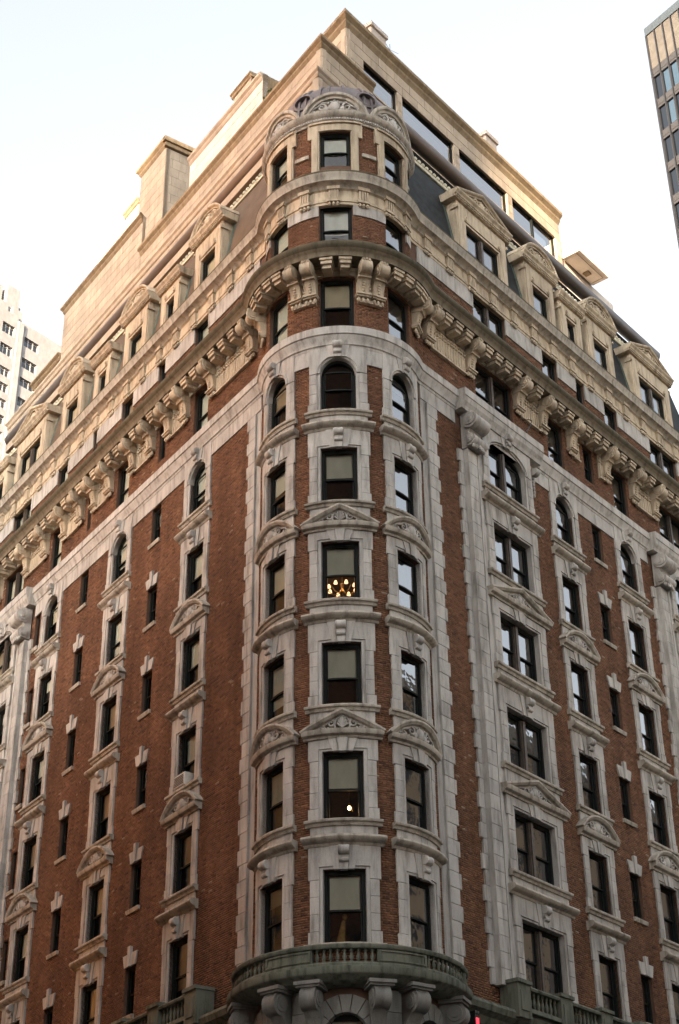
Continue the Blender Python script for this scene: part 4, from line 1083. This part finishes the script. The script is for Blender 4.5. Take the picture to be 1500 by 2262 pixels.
def drape(mb):
    n = 14; secs = []
    for i in range(9):
        t = i/8; z = 0.8-0.8*t; w = 0.09+0.17*t; sh = -0.12*t
        secs.append([(sh+math.cos(2*math.pi*k/n)*w*(0.55+0.08*math.cos(6*math.pi*k/n)), math.sin(2*math.pi*k/n)*w*0.5, z) for k in range(n)])
    mb.ring_sweep(secs); mb.ball((0.04, 0, 0.9), 0.07, 0.07, 0.085, 8, 5)
cu = thing('draped_curtain', 'gold cloth gathered behind the open lower sash just above the turret balcony', 'curtain', (float(cp[0]), float(cp[1]), 13.1))
obj('cloth', cached('cloth', drape, FLAT, 60), 'curtain', cu, tuple(cu.location), trot(0))
(nx_, ny_, nz_), nr = place('R', 4.62, 11.0, 0.55)
ns = thing('neon_sign', 'small upright red glowing sign beside the turret balcony console', 'sign', (nx_, ny_, nz_))
obj('housing', cached('neon_housing', lambda mb: (mb.box(-0.08, 0.08, -0.16, 0.1, 0.0, 0.78), mb.box(-0.1, 0.1, -0.18, 0.12, 0.78, 0.85), mb.box(-0.03, 0.03, -0.6, -0.16, 0.5, 0.56))), 'steel', ns, (nx_, ny_, nz_), nr)
obj('tube', cached('neon_tube', lambda mb: (mb.tube([(-0.035, 0.12, 0.1), (-0.035, 0.12, 0.66)], 0.022, 6), mb.tube([(0.035, 0.12, 0.1), (0.035, 0.12, 0.66)], 0.022, 6))), 'neon', ns, (nx_, ny_, nz_), nr)
(hx, hy, hz), hr = place('R', 10.6, 33.75, 0.0)
obj('bent_rod', cached('bent_rod', lambda mb: mb.tube([(-0.25, 0.28, 0.0), (-0.05, 0.32, 0.35), (0.16, 0.3, 0.68), (0.2, 0.28, 0.76), (0.14, 0.2, 0.8), (-0.02, 0.0, 0.78)], 0.02, 5), FLAT, 50), 'steel', H, (hx, hy, hz), hr)

# ------------------------------------------------------------------ stone penthouse on the roof
PH = thing('rooftop_penthouse', 'pale stone penthouse stepping up behind the turret dome with a long band of windows', 'penthouse', (8.0, 5.0, 44.7))
def corner2(a, b_):   # plan point at out=a on the left front and out=b_ on the right front
    y = -b_; x = (a-nL[1]*y)/nL[0]; return np.array([x, y])
def sL_of(p): return float(p@dL)
def pwall(fr, s0, s1, z0, z1, out, depth=0.25, panels=True, ph=0.52, pl=1.05, mat='pent', holes_=()):
    """stone faced wall: backing plus one block for each facing stone"""
    sg = 1 if fr == 'R' else -1
    def back(mb):
        xs = sorted({s0, s1} | {v for h in holes_ for v in h[:2]}); zs = sorted({z0, z1} | {v for h in holes_ for v in h[2:]})
        for i in range(len(xs)-1):
            for j in range(len(zs)-1):
                xm, zm = (xs[i]+xs[i+1])/2, (zs[j]+zs[j+1])/2
                if any(h[0] < xm < h[1] and h[2] < zm < h[3] for h in holes_): continue
                mb.box(*sorted((sg*xs[i], sg*xs[i+1])), out-depth, out-0.03, zs[j], zs[j+1])
    w = obj('wall', cached(('penthouse_wall', fr, s0, s1, z0, out), back), mat, PH, *place(fr, 0, 0))
    if panels:
        nz = max(1, round((z1-z0)/ph)); h = (z1-z0)/nz
        for r in range(nz):
            za, zb = z0+r*h, z0+(r+1)*h; zm = (za+zb)/2
            cuts = sorted((a, b_) for a, b_, c, d in holes_ if c < zm < d)
            spans = []; x = s0
            for a, b_ in cuts:
                if a > x: spans.append((x, a))
                x = b_
            if x < s1: spans.append((x, s1))
            for a, b_ in spans:
                n = max(1, round((b_-a)/pl)); l = (b_-a)/n
                edges = [a]+[a+l*(i+(0.5 if r % 2 else 0)) for i in range(0 if r % 2 else 1, n)]+[b_]
                edges = sorted(set(round(e, 3) for e in edges))
                for e0, e1 in zip(edges, edges[1:]):
                    wd = round(e1-e0, 2)
                    me = cached(('stone_panel', wd, round(h, 3)), lambda mb: mb.bevbox(-wd/2+0.011, wd/2-0.011, -0.032, 0.0, 0.011, h-0.011, 0.006))
                    o = obj('stone_panel', me, mat, w); o.location = (sg*(e0+e1)/2, -out, za)
    return w
def pcorn(fr, s0, s1, z0, z1, out, proj=0.22, mat='pentcor', e0=0.0, e1=0.0, name='cornice'):
    """cornice moulding; e0/e1 mitre the ends (extra length per unit of projection)"""
    sg = 1 if fr == 'R' else -1; h = z1-z0
    P_ = [(-0.3, 0), (0.0, 0), (0.03, 0.1*h), (proj*0.4, 0.3*h), (proj*0.45, 0.45*h), (proj*0.85, 0.62*h), (proj, 0.68*h), (proj, 0.95*h), (proj-0.04, h), (-0.3, h)]
    mb = MB()
    mb.ring_sweep([[(sg*(s0-e0*o), out+o, z0+z) for o, z in P_], [(sg*(s1+e1*o), out+o, z0+z) for o, z in P_]])
    return obj(name, mb.mesh('cornice', FLAT), mat, PH, *place(fr, 0, 0))
MIT = 1/math.tan(A/2)
def pblock(aL, bR, sL1, sR1, z0, z1, zc, proj=0.22, pan=(True, True), cm='pentcor', holesR=()):
    """corner block: left face at out=aL, right face at out=bR; cornice from z1 to zc"""
    c = corner2(aL, bR); s0L = sL_of(c); s0R = float(c[0])
    pwall('L', s0L+0.032*MIT, sL1, z0, z1, aL, panels=pan[0]); pwall('R', s0R+0.032*MIT, sR1, z0, z1, bR, panels=pan[1], holes_=holesR, depth=0.3)
    pcorn('L', s0L, sL1, z1, zc, aL, proj, cm, e0=MIT, e1=0.0); pcorn('R', s0R, sR1, z1, zc, bR, proj, cm, e0=MIT, e1=0)
    prism('roof_deck', [tuple(corner2(aL-0.2, bR-0.2)), (sR1, -bR+0.2), (sR1, -bR+4.0), LP(sL1, aL-4.0), LP(sL1, aL-0.2)], zc-0.3, zc-0.12, 'pent', PH)
pblock(-0.97, -2.22, 31.0, 5.5, 45.4, 46.75, 47.12, 0.14, (False, True), 'pent')
pblock(-1.14, -2.16, 17.3, 4.95, 47.0, 48.42, 48.86, 0.2)
W4 = [(5.05, 7.28, 49.25, 50.75), (7.62, 11.25, 49.25, 50.75), (11.65, 15.3, 49.25, 50.75), (15.7, 19.25, 49.25, 50.75)]
pblock(-3.05, -2.65, 9.0, 19.7, 46.0, 51.75, 52.4, 0.26, holesR=W4)
for i, (a, b_, z0, z1) in enumerate(W4):
    c = (a+b_)/2; w = (b_-a)/2; o = -2.65
    def wf(mb):
        for s in (-1, 1): mb.box(*sorted((s*w, s*(w-0.07))), -0.5, -0.12, 0.0, z1-z0)
        mb.box(-w+0.07, w-0.07, -0.5, -0.12, z1-z0-0.06, z1-z0); mb.box(-w+0.07, w-0.07, -0.5, -0.12, 0.0, 0.05)
        if i == 3: mb.box(-0.06, 0.06, -0.3, -0.12, 0.05, z1-z0-0.06)
    wn_ = obj('window', cached(('pent_window', i), wf), 'frame', PH, *place('R', c, z0, o))
    obj('pane', cached(('pent_pane', i), lambda mb: mb.__setattr__('raw', True) or mb.quadgrid([(x, -0.17, z) for x in (-w+0.06, w-0.06) for z in (0.04, z1-z0-0.05)], 2, 2)), 'glass2', wn_)
    obj('sill', cached(('pent_sill', i), lambda mb: mb.box(-w-0.05, w+0.05, -0.12, 0.05, -0.09, 0.0)), 'pent', wn_)
prism('inner_wall', [(5.2, 4.2), (19.6, 4.2), (19.6, 9.0), (5.2, 9.0)], 46.0, 51.6, 'dark', PH)  # painted black for the unlit room behind the panes
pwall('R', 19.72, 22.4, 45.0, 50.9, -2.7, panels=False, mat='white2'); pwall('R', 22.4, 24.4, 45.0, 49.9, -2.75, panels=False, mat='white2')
# left side: raised blocks behind the parapet
pwall('L', 8.0, 14.2, 47.5, 51.8, -1.78, mat='white2'); pcorn('L', 8.0, 14.2, 51.8, 52.25, -1.78, 0.16, 'pent')
def endwall(s, o0, o1, z0, z1, mat, name='side_wall'):
    (lx, ly, lz), rt = place('L', 0, 0)
    return obj(name, cached((name, s, z0, o0), lambda mb: mb.box(-s-0.2, -s, o0, o1, z0, z1)), mat, PH, (lx, ly, lz), rt)
endwall(8.0, -4.2, -1.80, 47.5, 52.2, 'pentcor');  # side face in a darker stone colour, standing in for its shade
pwall('L', 9.1, 10.6, 52.25, 53.0, -1.85, panels=False); pcorn('L', 9.0, 10.7, 53.0, 53.25, -1.85, 0.12, 'pentcor')
endwall(9.1, -3.2, -1.86, 52.2, 53.1, 'pent')
# chimney block
pwall('L', 15.75, 18.2, 47.0, 54.0, -1.3); pcorn('L', 15.75, 18.2, 54.0, 54.5, -1.3, 0.2, e0=1.0, e1=1.0)
(lx, ly, lz), rt = place('L', 0, 0)
cw = obj('wall', cached('chimney_side', lambda mb: mb.box(-16.2, -15.785, -4.2, -1.34, 47.0, 54.0)), 'pent', PH, (lx, ly, lz), rt)
for r in range(13):
    for q in range(4):
        a, b_ = -4.2+0.72*q+(0.36 if r % 2 else 0), -4.2+0.72*(q+1)+(0.36 if r % 2 else 0); b_ = min(b_, -1.335)
        if b_-a < 0.1: continue
        me = cached(('side_panel', round(b_-a, 2)), lambda mb: mb.box(-0.035, 0.0, a-b_+0.008, -0.006, 0.007, 0.531))
        o = obj('stone_panel', me, 'pent', cw); o.location = (-15.75, -b_, 47.0+r*0.538)
mb = MB(); mb.box(-15.78, -15.53, -4.4, -1.1, 54.25, 54.5); mb.box(-15.78, -15.62, -4.3, -1.2, 54.02, 54.248)
obj('cornice', mb.mesh('cornice'), 'pentcor', PH, (lx, ly, lz), rt)
pwall('L', 17.35, 25.5, 47.0, 50.55, -1.14); pcorn('L', 17.35, 25.5, 50.55, 51.0, -1.14, 0.2, e0=0.6, e1=0.6)
endwall(17.35, -2.2, -1.16, 47.0, 50.9, 'pent')
pwall('L', 25.6, 28.5, 47.0, 47.8, -1.14, panels=False); pcorn('L', 25.4, 28.6, 47.8, 48.15, -1.14, 0.2)
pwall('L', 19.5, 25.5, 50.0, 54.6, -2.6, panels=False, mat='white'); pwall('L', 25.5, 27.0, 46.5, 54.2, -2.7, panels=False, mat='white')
pwall('L', 21.3, 22.6, 54.6, 55.5, -2.7, panels=False, mat='pent'); pcorn('L', 21.2, 22.7, 55.5, 55.8, -2.7, 0.14)
for nm, s0, s1 in (('a', 6.15, 7.15), ('b', 14.55, 15.4)):
    def chim(mb): mb.box(s0, s1, -4.2, -3.05, 52.0, 54.0); mb.box(s0-0.08, s1+0.08, -4.3, -2.97, 54.0, 54.22)
    obj('chimney', cached(('roof_chimney', nm), chim), 'white', PH, *place('R', 0, 0))
# cantilevered terrace at the far right end
def terr(mb):
    mb.box(19.75, 22.35, -2.65, -1.75, 49.75, 50.95)
    mb.box(19.9, 22.2, -2.6, -1.9, 49.73, 49.749)
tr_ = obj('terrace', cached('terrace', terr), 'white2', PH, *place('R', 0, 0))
obj('soffit_groove', cached('soffit_groove', lambda mb: (mb.box(19.8, 22.15, -1.97, -1.94, 49.722, 49.7495), mb.box(22.12, 22.15, -2.6, -1.97, 49.722, 49.7495))), 'pentcor', tr_)
obj('soffit_lamp', cached('soffit_lamp', lambda mb: (mb.box(21.2, 21.5, -2.5, -2.2, 49.66, 49.728))), 'pentcor', tr_)
mb = MB(); mb.tube([(7.9, -3.4, 52.2), (7.9, -3.4, 54.6)], 0.015, 4); mb.tube([(7.3, -3.4, 54.0), (8.5, -3.4, 54.5)], 0.012, 4); mb.tube([(7.6, -3.4, 54.4), (8.2, -3.4, 54.0)], 0.012, 4)
obj('aerial', mb.mesh('aerial'), 'steel', PH, *place('R', 0, 0))

# terrace plants
def plant(name, label, p, h, r, n, mat, seed):
    rnd = random.Random(seed); t = thing(name, label, 'plant', p)
    mb = MB(); mb.tube([(0, 0, 0), (0.02, 0, h*0.5), (0.0, 0.03, h*0.9)], [0.03, 0.02, 0.008], 5)
    for i in range(5): a = i*1.3; mb.tube([(0, 0, h*(0.3+0.1*i)), (math.cos(a)*r*0.6, math.sin(a)*r*0.6, h*(0.5+0.1*i))], [0.012, 0.004], 4)
    obj('stem', mb.mesh('stem'), 'bark', t, p)
    mb = MB()
    for i in range(n):
        a, rr, z = rnd.uniform(0, 6.28), r*math.sqrt(rnd.random()), h*rnd.uniform(0.25, 1.05)
        c = Vector((math.cos(a)*rr, math.sin(a)*rr, z)); d = Vector((rnd.gauss(0, 1), rnd.gauss(0, 1), rnd.gauss(0.2, 0.6))).normalized(); e = d.cross(Vector((rnd.gauss(0, 1), rnd.gauss(0, 1), 1))).normalized()
        l = rnd.uniform(0.10, 0.2); w = l*0.28; b0 = len(mb.v)
        mb.v += [tuple(c), tuple(c+d*l*0.5+e*w), tuple(c+d*l), tuple(c+d*l*0.5-e*w)]; mb.f.append((b0, b0+1, b0+2, b0+3))
    obj('foliage', mb.mesh('foliage', lambda x, y, z: (x, y, z)), mat, t, p)
q = dL*7.55+nL*(-2.4); plant('terrace_shrub', 'leafy green shrub on the penthouse terrace to the left of the turret dome', (float(q[0]), float(q[1]), 48.7), 2.2, 0.7, 420, 'leaf', 4)
plant('terrace_grass', 'yellowish feathery plant on the far right terrace parapet', (22.6, 2.9, 50.6), 1.3, 0.45, 160, 'leafdry', 9)

# ------------------------------------------------------------------ pale stepped tower far left
K = 1.6; cx, cy, cz = CAMP
def wx(x): return cx+(x-cx)*K
def wz(z): return cz+(z-cz)*K
YB = cy+(75-cy)*K
LT = thing('stepped_tower', 'pale stepped stone tower with triple windows at the far left', 'building', (wx(44), YB+8, GZ))
def ltbox(name, x0, x1, y0, y1, z0, z1, mat='ltwhite'):
    mb = MB(); mb.v = []; mb.ring_sweep([[(x0, y0, z), (x1, y0, z), (x1, y1, z), (x0, y1, z)] for z in (z0, z1)])
    me = mb.mesh(name, lambda x, y, z: (x-LT.location.x, y-LT.location.y, z-LT.location.z))
    return obj(name, me, mat, LT, tuple(LT.location))
def ltface(x0, x1, z0, z1, y0, depth, wins, name='wall'):
    """storey wall with window openings: built as the solid cells between the openings"""
    xs = sorted({x0, x1} | {v for w in wins for v in w[:2]}); zs = sorted({z0, z1} | {v for w in wins for v in w[2:]})
    mb = MB()
    for i in range(len(xs)-1):
        for j in range(len(zs)-1):
            xm, zm = (xs[i]+xs[i+1])/2, (zs[j]+zs[j+1])/2
            if any(w[0] < xm < w[1] and w[2] < zm < w[3] for w in wins): continue
            mb.ring_sweep([[(a, b_, z) for a, b_ in ((xs[i], y0), (xs[i+1], y0), (xs[i+1], y0+depth), (xs[i], y0+depth))] for z in (zs[j], zs[j+1])])
    o = obj(name, mb.mesh(name, lambda x, y, z: (x-LT.location.x, y-LT.location.y, z-LT.location.z)), 'ltwhite', LT, tuple(LT.location))
    for a, b_, c, d in wins:
        mb = MB(); n = 3
        f = [(a, a+0.09), (b_-0.09, b_)]+[(a+(b_-a)*q/n-0.07, a+(b_-a)*q/n+0.07) for q in range(1, n)]
        for u, v in f: mb.ring_sweep([[(u, y0+0.25, z), (v, y0+0.25, z), (v, y0+0.45, z), (u, y0+0.45, z)] for z in (c, d)])
        for u, v in ((c, c+0.08), (d-0.08, d), (c+(d-c)*0.78, c+(d-c)*0.78+0.06)): mb.ring_sweep([[(a, y0+0.26, z), (b_, y0+0.26, z), (b_, y0+0.44, z), (a, y0+0.44, z)] for z in (u, v)])
        w = obj('window', mb.mesh('window', lambda x, y, z: (x-LT.location.x, y-LT.location.y, z-LT.location.z)), 'ltwhite', LT, tuple(LT.location))
        for q in range(n):
            mb = MB(); mb.raw = True; u, v = a+(b_-a)*q/n+0.05, a+(b_-a)*(q+1)/n-0.05; mb.v = [(u, y0+0.35, c+0.05), (v, y0+0.35, c+0.05), (v, y0+0.35, d-0.05), (u, y0+0.35, d-0.05)]; mb.f = [(0, 1, 2, 3)]
            obj('pane', mb.mesh('pane', lambda x, y, z: (x-LT.location.x, y-LT.location.y, z-LT.location.z)), 'glass3', w)
    return o
wl = [(wx(40.95), wx(42.42), wz(95.05), wz(96.25)), (wx(40.95), wx(42.42), wz(92.6), wz(93.8))]+[(wx(40.95), wx(42.42), wz(90.2-1.78*i), wz(91.2-1.78*i)) for i in range(6)]
wr = [(wx(43.66), wx(45.45), wz(94.85), wz(95.95)), (wx(43.66), wx(45.45), wz(92.35), wz(93.5))]+[(wx(43.66), wx(45.45), wz(90.2-2.3*i), wz(91.2-2.3*i)) for i in range(5)]
ltface(wx(37.5), wx(42.72), wz(70), wz(97.7), YB, 1.0, wl+[(a-(wx(42.9)-wx(40.55)), b_-(wx(42.9)-wx(40.55)), c, d) for a, b_, c, d in wl])
ltface(wx(43.35), wx(48.5), wz(70), wz(97.4), YB+0.05, 1.0, wr)
ltbox('pier', wx(42.72), wx(43.35), YB-0.2, YB+9, wz(70), wz(97.2))
ltbox('core', wx(37.5), wx(48.5), YB+2.2, YB+14, GZ, wz(97.0)); ltbox('base', wx(37.5), wx(48.5), YB+0.2, YB+2.0, GZ, wz(70))
ltbox('setback', wx(38.0), wx(41.1), YB+1.5, YB+10, wz(97), wz(101.1)); ltbox('setback', wx(41.45), wx(43.0), YB+1.0, YB+9, wz(97), wz(101.4))
ltbox('setback', wx(43.0), wx(43.9), YB+2.5, YB+9, wz(96.9), wz(100.3)); ltbox('setback', wx(40.3), wx(41.6), YB+0.6, YB+2.5, wz(97.2), wz(98.9)); ltbox('setback', wx(42.0), wx(43.2), YB+0.2, YB+1.5, wz(97), wz(98.6))
ltbox('setback', wx(44.0), wx(44.9), YB+3, YB+9, wz(97), wz(98.4))

# ------------------------------------------------------------------ glass tower far right
g0 = np.array([69.83, 18.84]); gd = np.array([math.cos(rad(-102.889)), math.sin(rad(-102.889))])
gn = np.array([gd[1], -gd[0]])                     # towards the camera side
if gn@(np.array(CAMP[:2])-g0) < 0: gn = -gn
GT = thing('glass_tower', 'tall dark glass office tower with tan top panels cut by the right edge', 'building', (float(g0[0]), float(g0[1]), GZ))
def gt(mb, name, mat, parent=None, sm=None):
    def xf(u, o, z): p = g0+gd*u+gn*o; return (p[0]-g0[0], p[1]-g0[1], z-GZ)
    return obj(name, mb.mesh(name, xf, sm), mat, parent or GT, tuple(GT.location) if parent is None else (0, 0, 0))
NB = 13; BW = 1.02; FLIP = float(gd[0]*0-0) > 1 or float(np.cross(np.array([gd[0], gd[1], 0]), np.array([0, 0, 1.0]))[:2]@gn) < 0
mb = MB(); mb.box(0.05, NB*BW, -14, -0.35, GZ, 119.5); gt(mb, 'core', 'spandrel')
mb = MB(); mb.box(-0.06, NB*BW, -14.1, 0.12, 119.0, 120.0); gt(mb, 'parapet', 'bluecap')
mb = MB(); mb.box(-0.06, 0.06, -14, 0.16, GZ, 119.0); gt(mb, 'corner_post', 'steel')
rnd = random.Random(5)
for i in range(NB+1):
    mb = MB(); mb.box(i*BW-0.045, i*BW+0.045, -0.35, 0.14, GZ, 119.0) if i else mb.box(0.062, 0.1, -0.35, 0.14, GZ, 119.0); gt(mb, 'mullion', 'steel')
for i in range(NB):
    a, b_ = i*BW+0.05, (i+1)*BW-0.05
    mb = MB(); mb.box(a+0.05, b_, -0.3, 0.0, 114.5, 118.98); gt(mb, 'louvre_panel', 'louvre')
    for j in range(14):
        zt = 113.4-3.97*j
        mb = MB(); mb.box(a+0.05, b_, -0.3, 0.02, zt, zt+1.05); mb.box(a+0.05, b_, 0.02, 0.05, zt+0.3, zt+0.36); sp = gt(mb, 'spandrel_panel', 'spandrel')
        mb = MB(); mb.raw = True; mb.quadgrid([(x, -0.1, z) for x in (a, b_) for z in (zt-2.9, zt)], 2, 2, flip=FLIP); gt(mb, 'pane', 'glass3')
        if rnd.random() < 0.5:
            d = rnd.choice([0.6, 0.9, 1.0, 0.75]); mb = MB(); mb.quadgrid([(x, -0.22, z) for x in (a+0.05, b_-0.02) for z in (zt-2.9*d, zt)], 2, 2); gt(mb, 'blind', 'blind2')

# ------------------------------------------------------------------ houses opposite (seen in the window glass), plus unseen blocks added for the light
def city(name, label, poly, h, mat, h2=None):
    c = np.mean(poly, 0); t = thing(name, label, 'building', (float(c[0]), float(c[1]), GZ))
    prism('facade', poly, GZ, h, mat, t, uv=True)
    pc = [tuple(c+(np.array(p)-c)*1.015) for p in poly]; prism('cornice', pc, h, h+1.0, 'lime_w', t)
    if h2: pb = [tuple(c+(np.array(p)-c)*0.7) for p in poly]; prism('setback', pb, h+1.0, h2, mat, t, uv=True)
    return t
city('offcamera_building', 'low tan brick building across the right hand street near the crossing', [(-8, -28), (36, -28), (36, -60), (-8, -60)], 23.0, 'cityA')
city('offcamera_building', 'tan brick apartment block further along the right hand street', [(38, -28), (120, -28), (120, -60), (38, -60)], 43.0, 'cityA')
city('offcamera_building', 'brown brick building across the left hand street', [LP(0, 19), LP(20, 19), LP(20, 45), LP(0, 45)], 29.0, 'cityC')
city('offcamera_building', 'unseen tall orange block added up the left hand street to bounce warm light', [LP(29, 18), LP(80, 18), LP(80, 62), LP(29, 62)], 88.0, 'cityD')  # added to throw warm light on the left front
def SP(d, v): p = np.array([sdir.x, sdir.y])/math.hypot(sdir.x, sdir.y); return (p[0]*d-p[1]*v, p[1]*d+p[0]*v)   # d metres towards the sun, v across
TE = math.tan(SUN_EL)
city('offcamera_building', 'unseen broad brown block added behind the viewer to the left to stop the sun', [SP(78, -7.2), SP(78, -31), SP(104, -31), SP(104, -7.2)], 55.3+76*TE, 'cityC')  # unseen blocker, height set to keep sun off the left front
city('offcamera_building', 'unseen tall narrow tower added behind the viewer to shade the corner', [SP(74, 1.2), SP(74, -7.4), SP(100, -7.4), SP(100, 1.2)], 104.0, 'cityC')  # added to shade the corner and hide bright sky from the panes
city('offcamera_building', 'unseen buff block added behind the viewer to the right to stop the sun', [SP(70, 13), SP(70, 1.0), SP(96, 1.0), SP(96, 13)], 49.6+68*TE, 'cityB')  # unseen blocker, its top sets where sun reaches the right roof
city('offcamera_building', 'unseen dark tower added behind the viewer to the right to darken window reflections', [SP(66, 46), SP(66, 13.5), SP(96, 13.5), SP(96, 46)], 98.0, 'cityC')  # added so the middle turret panes mirror something dark
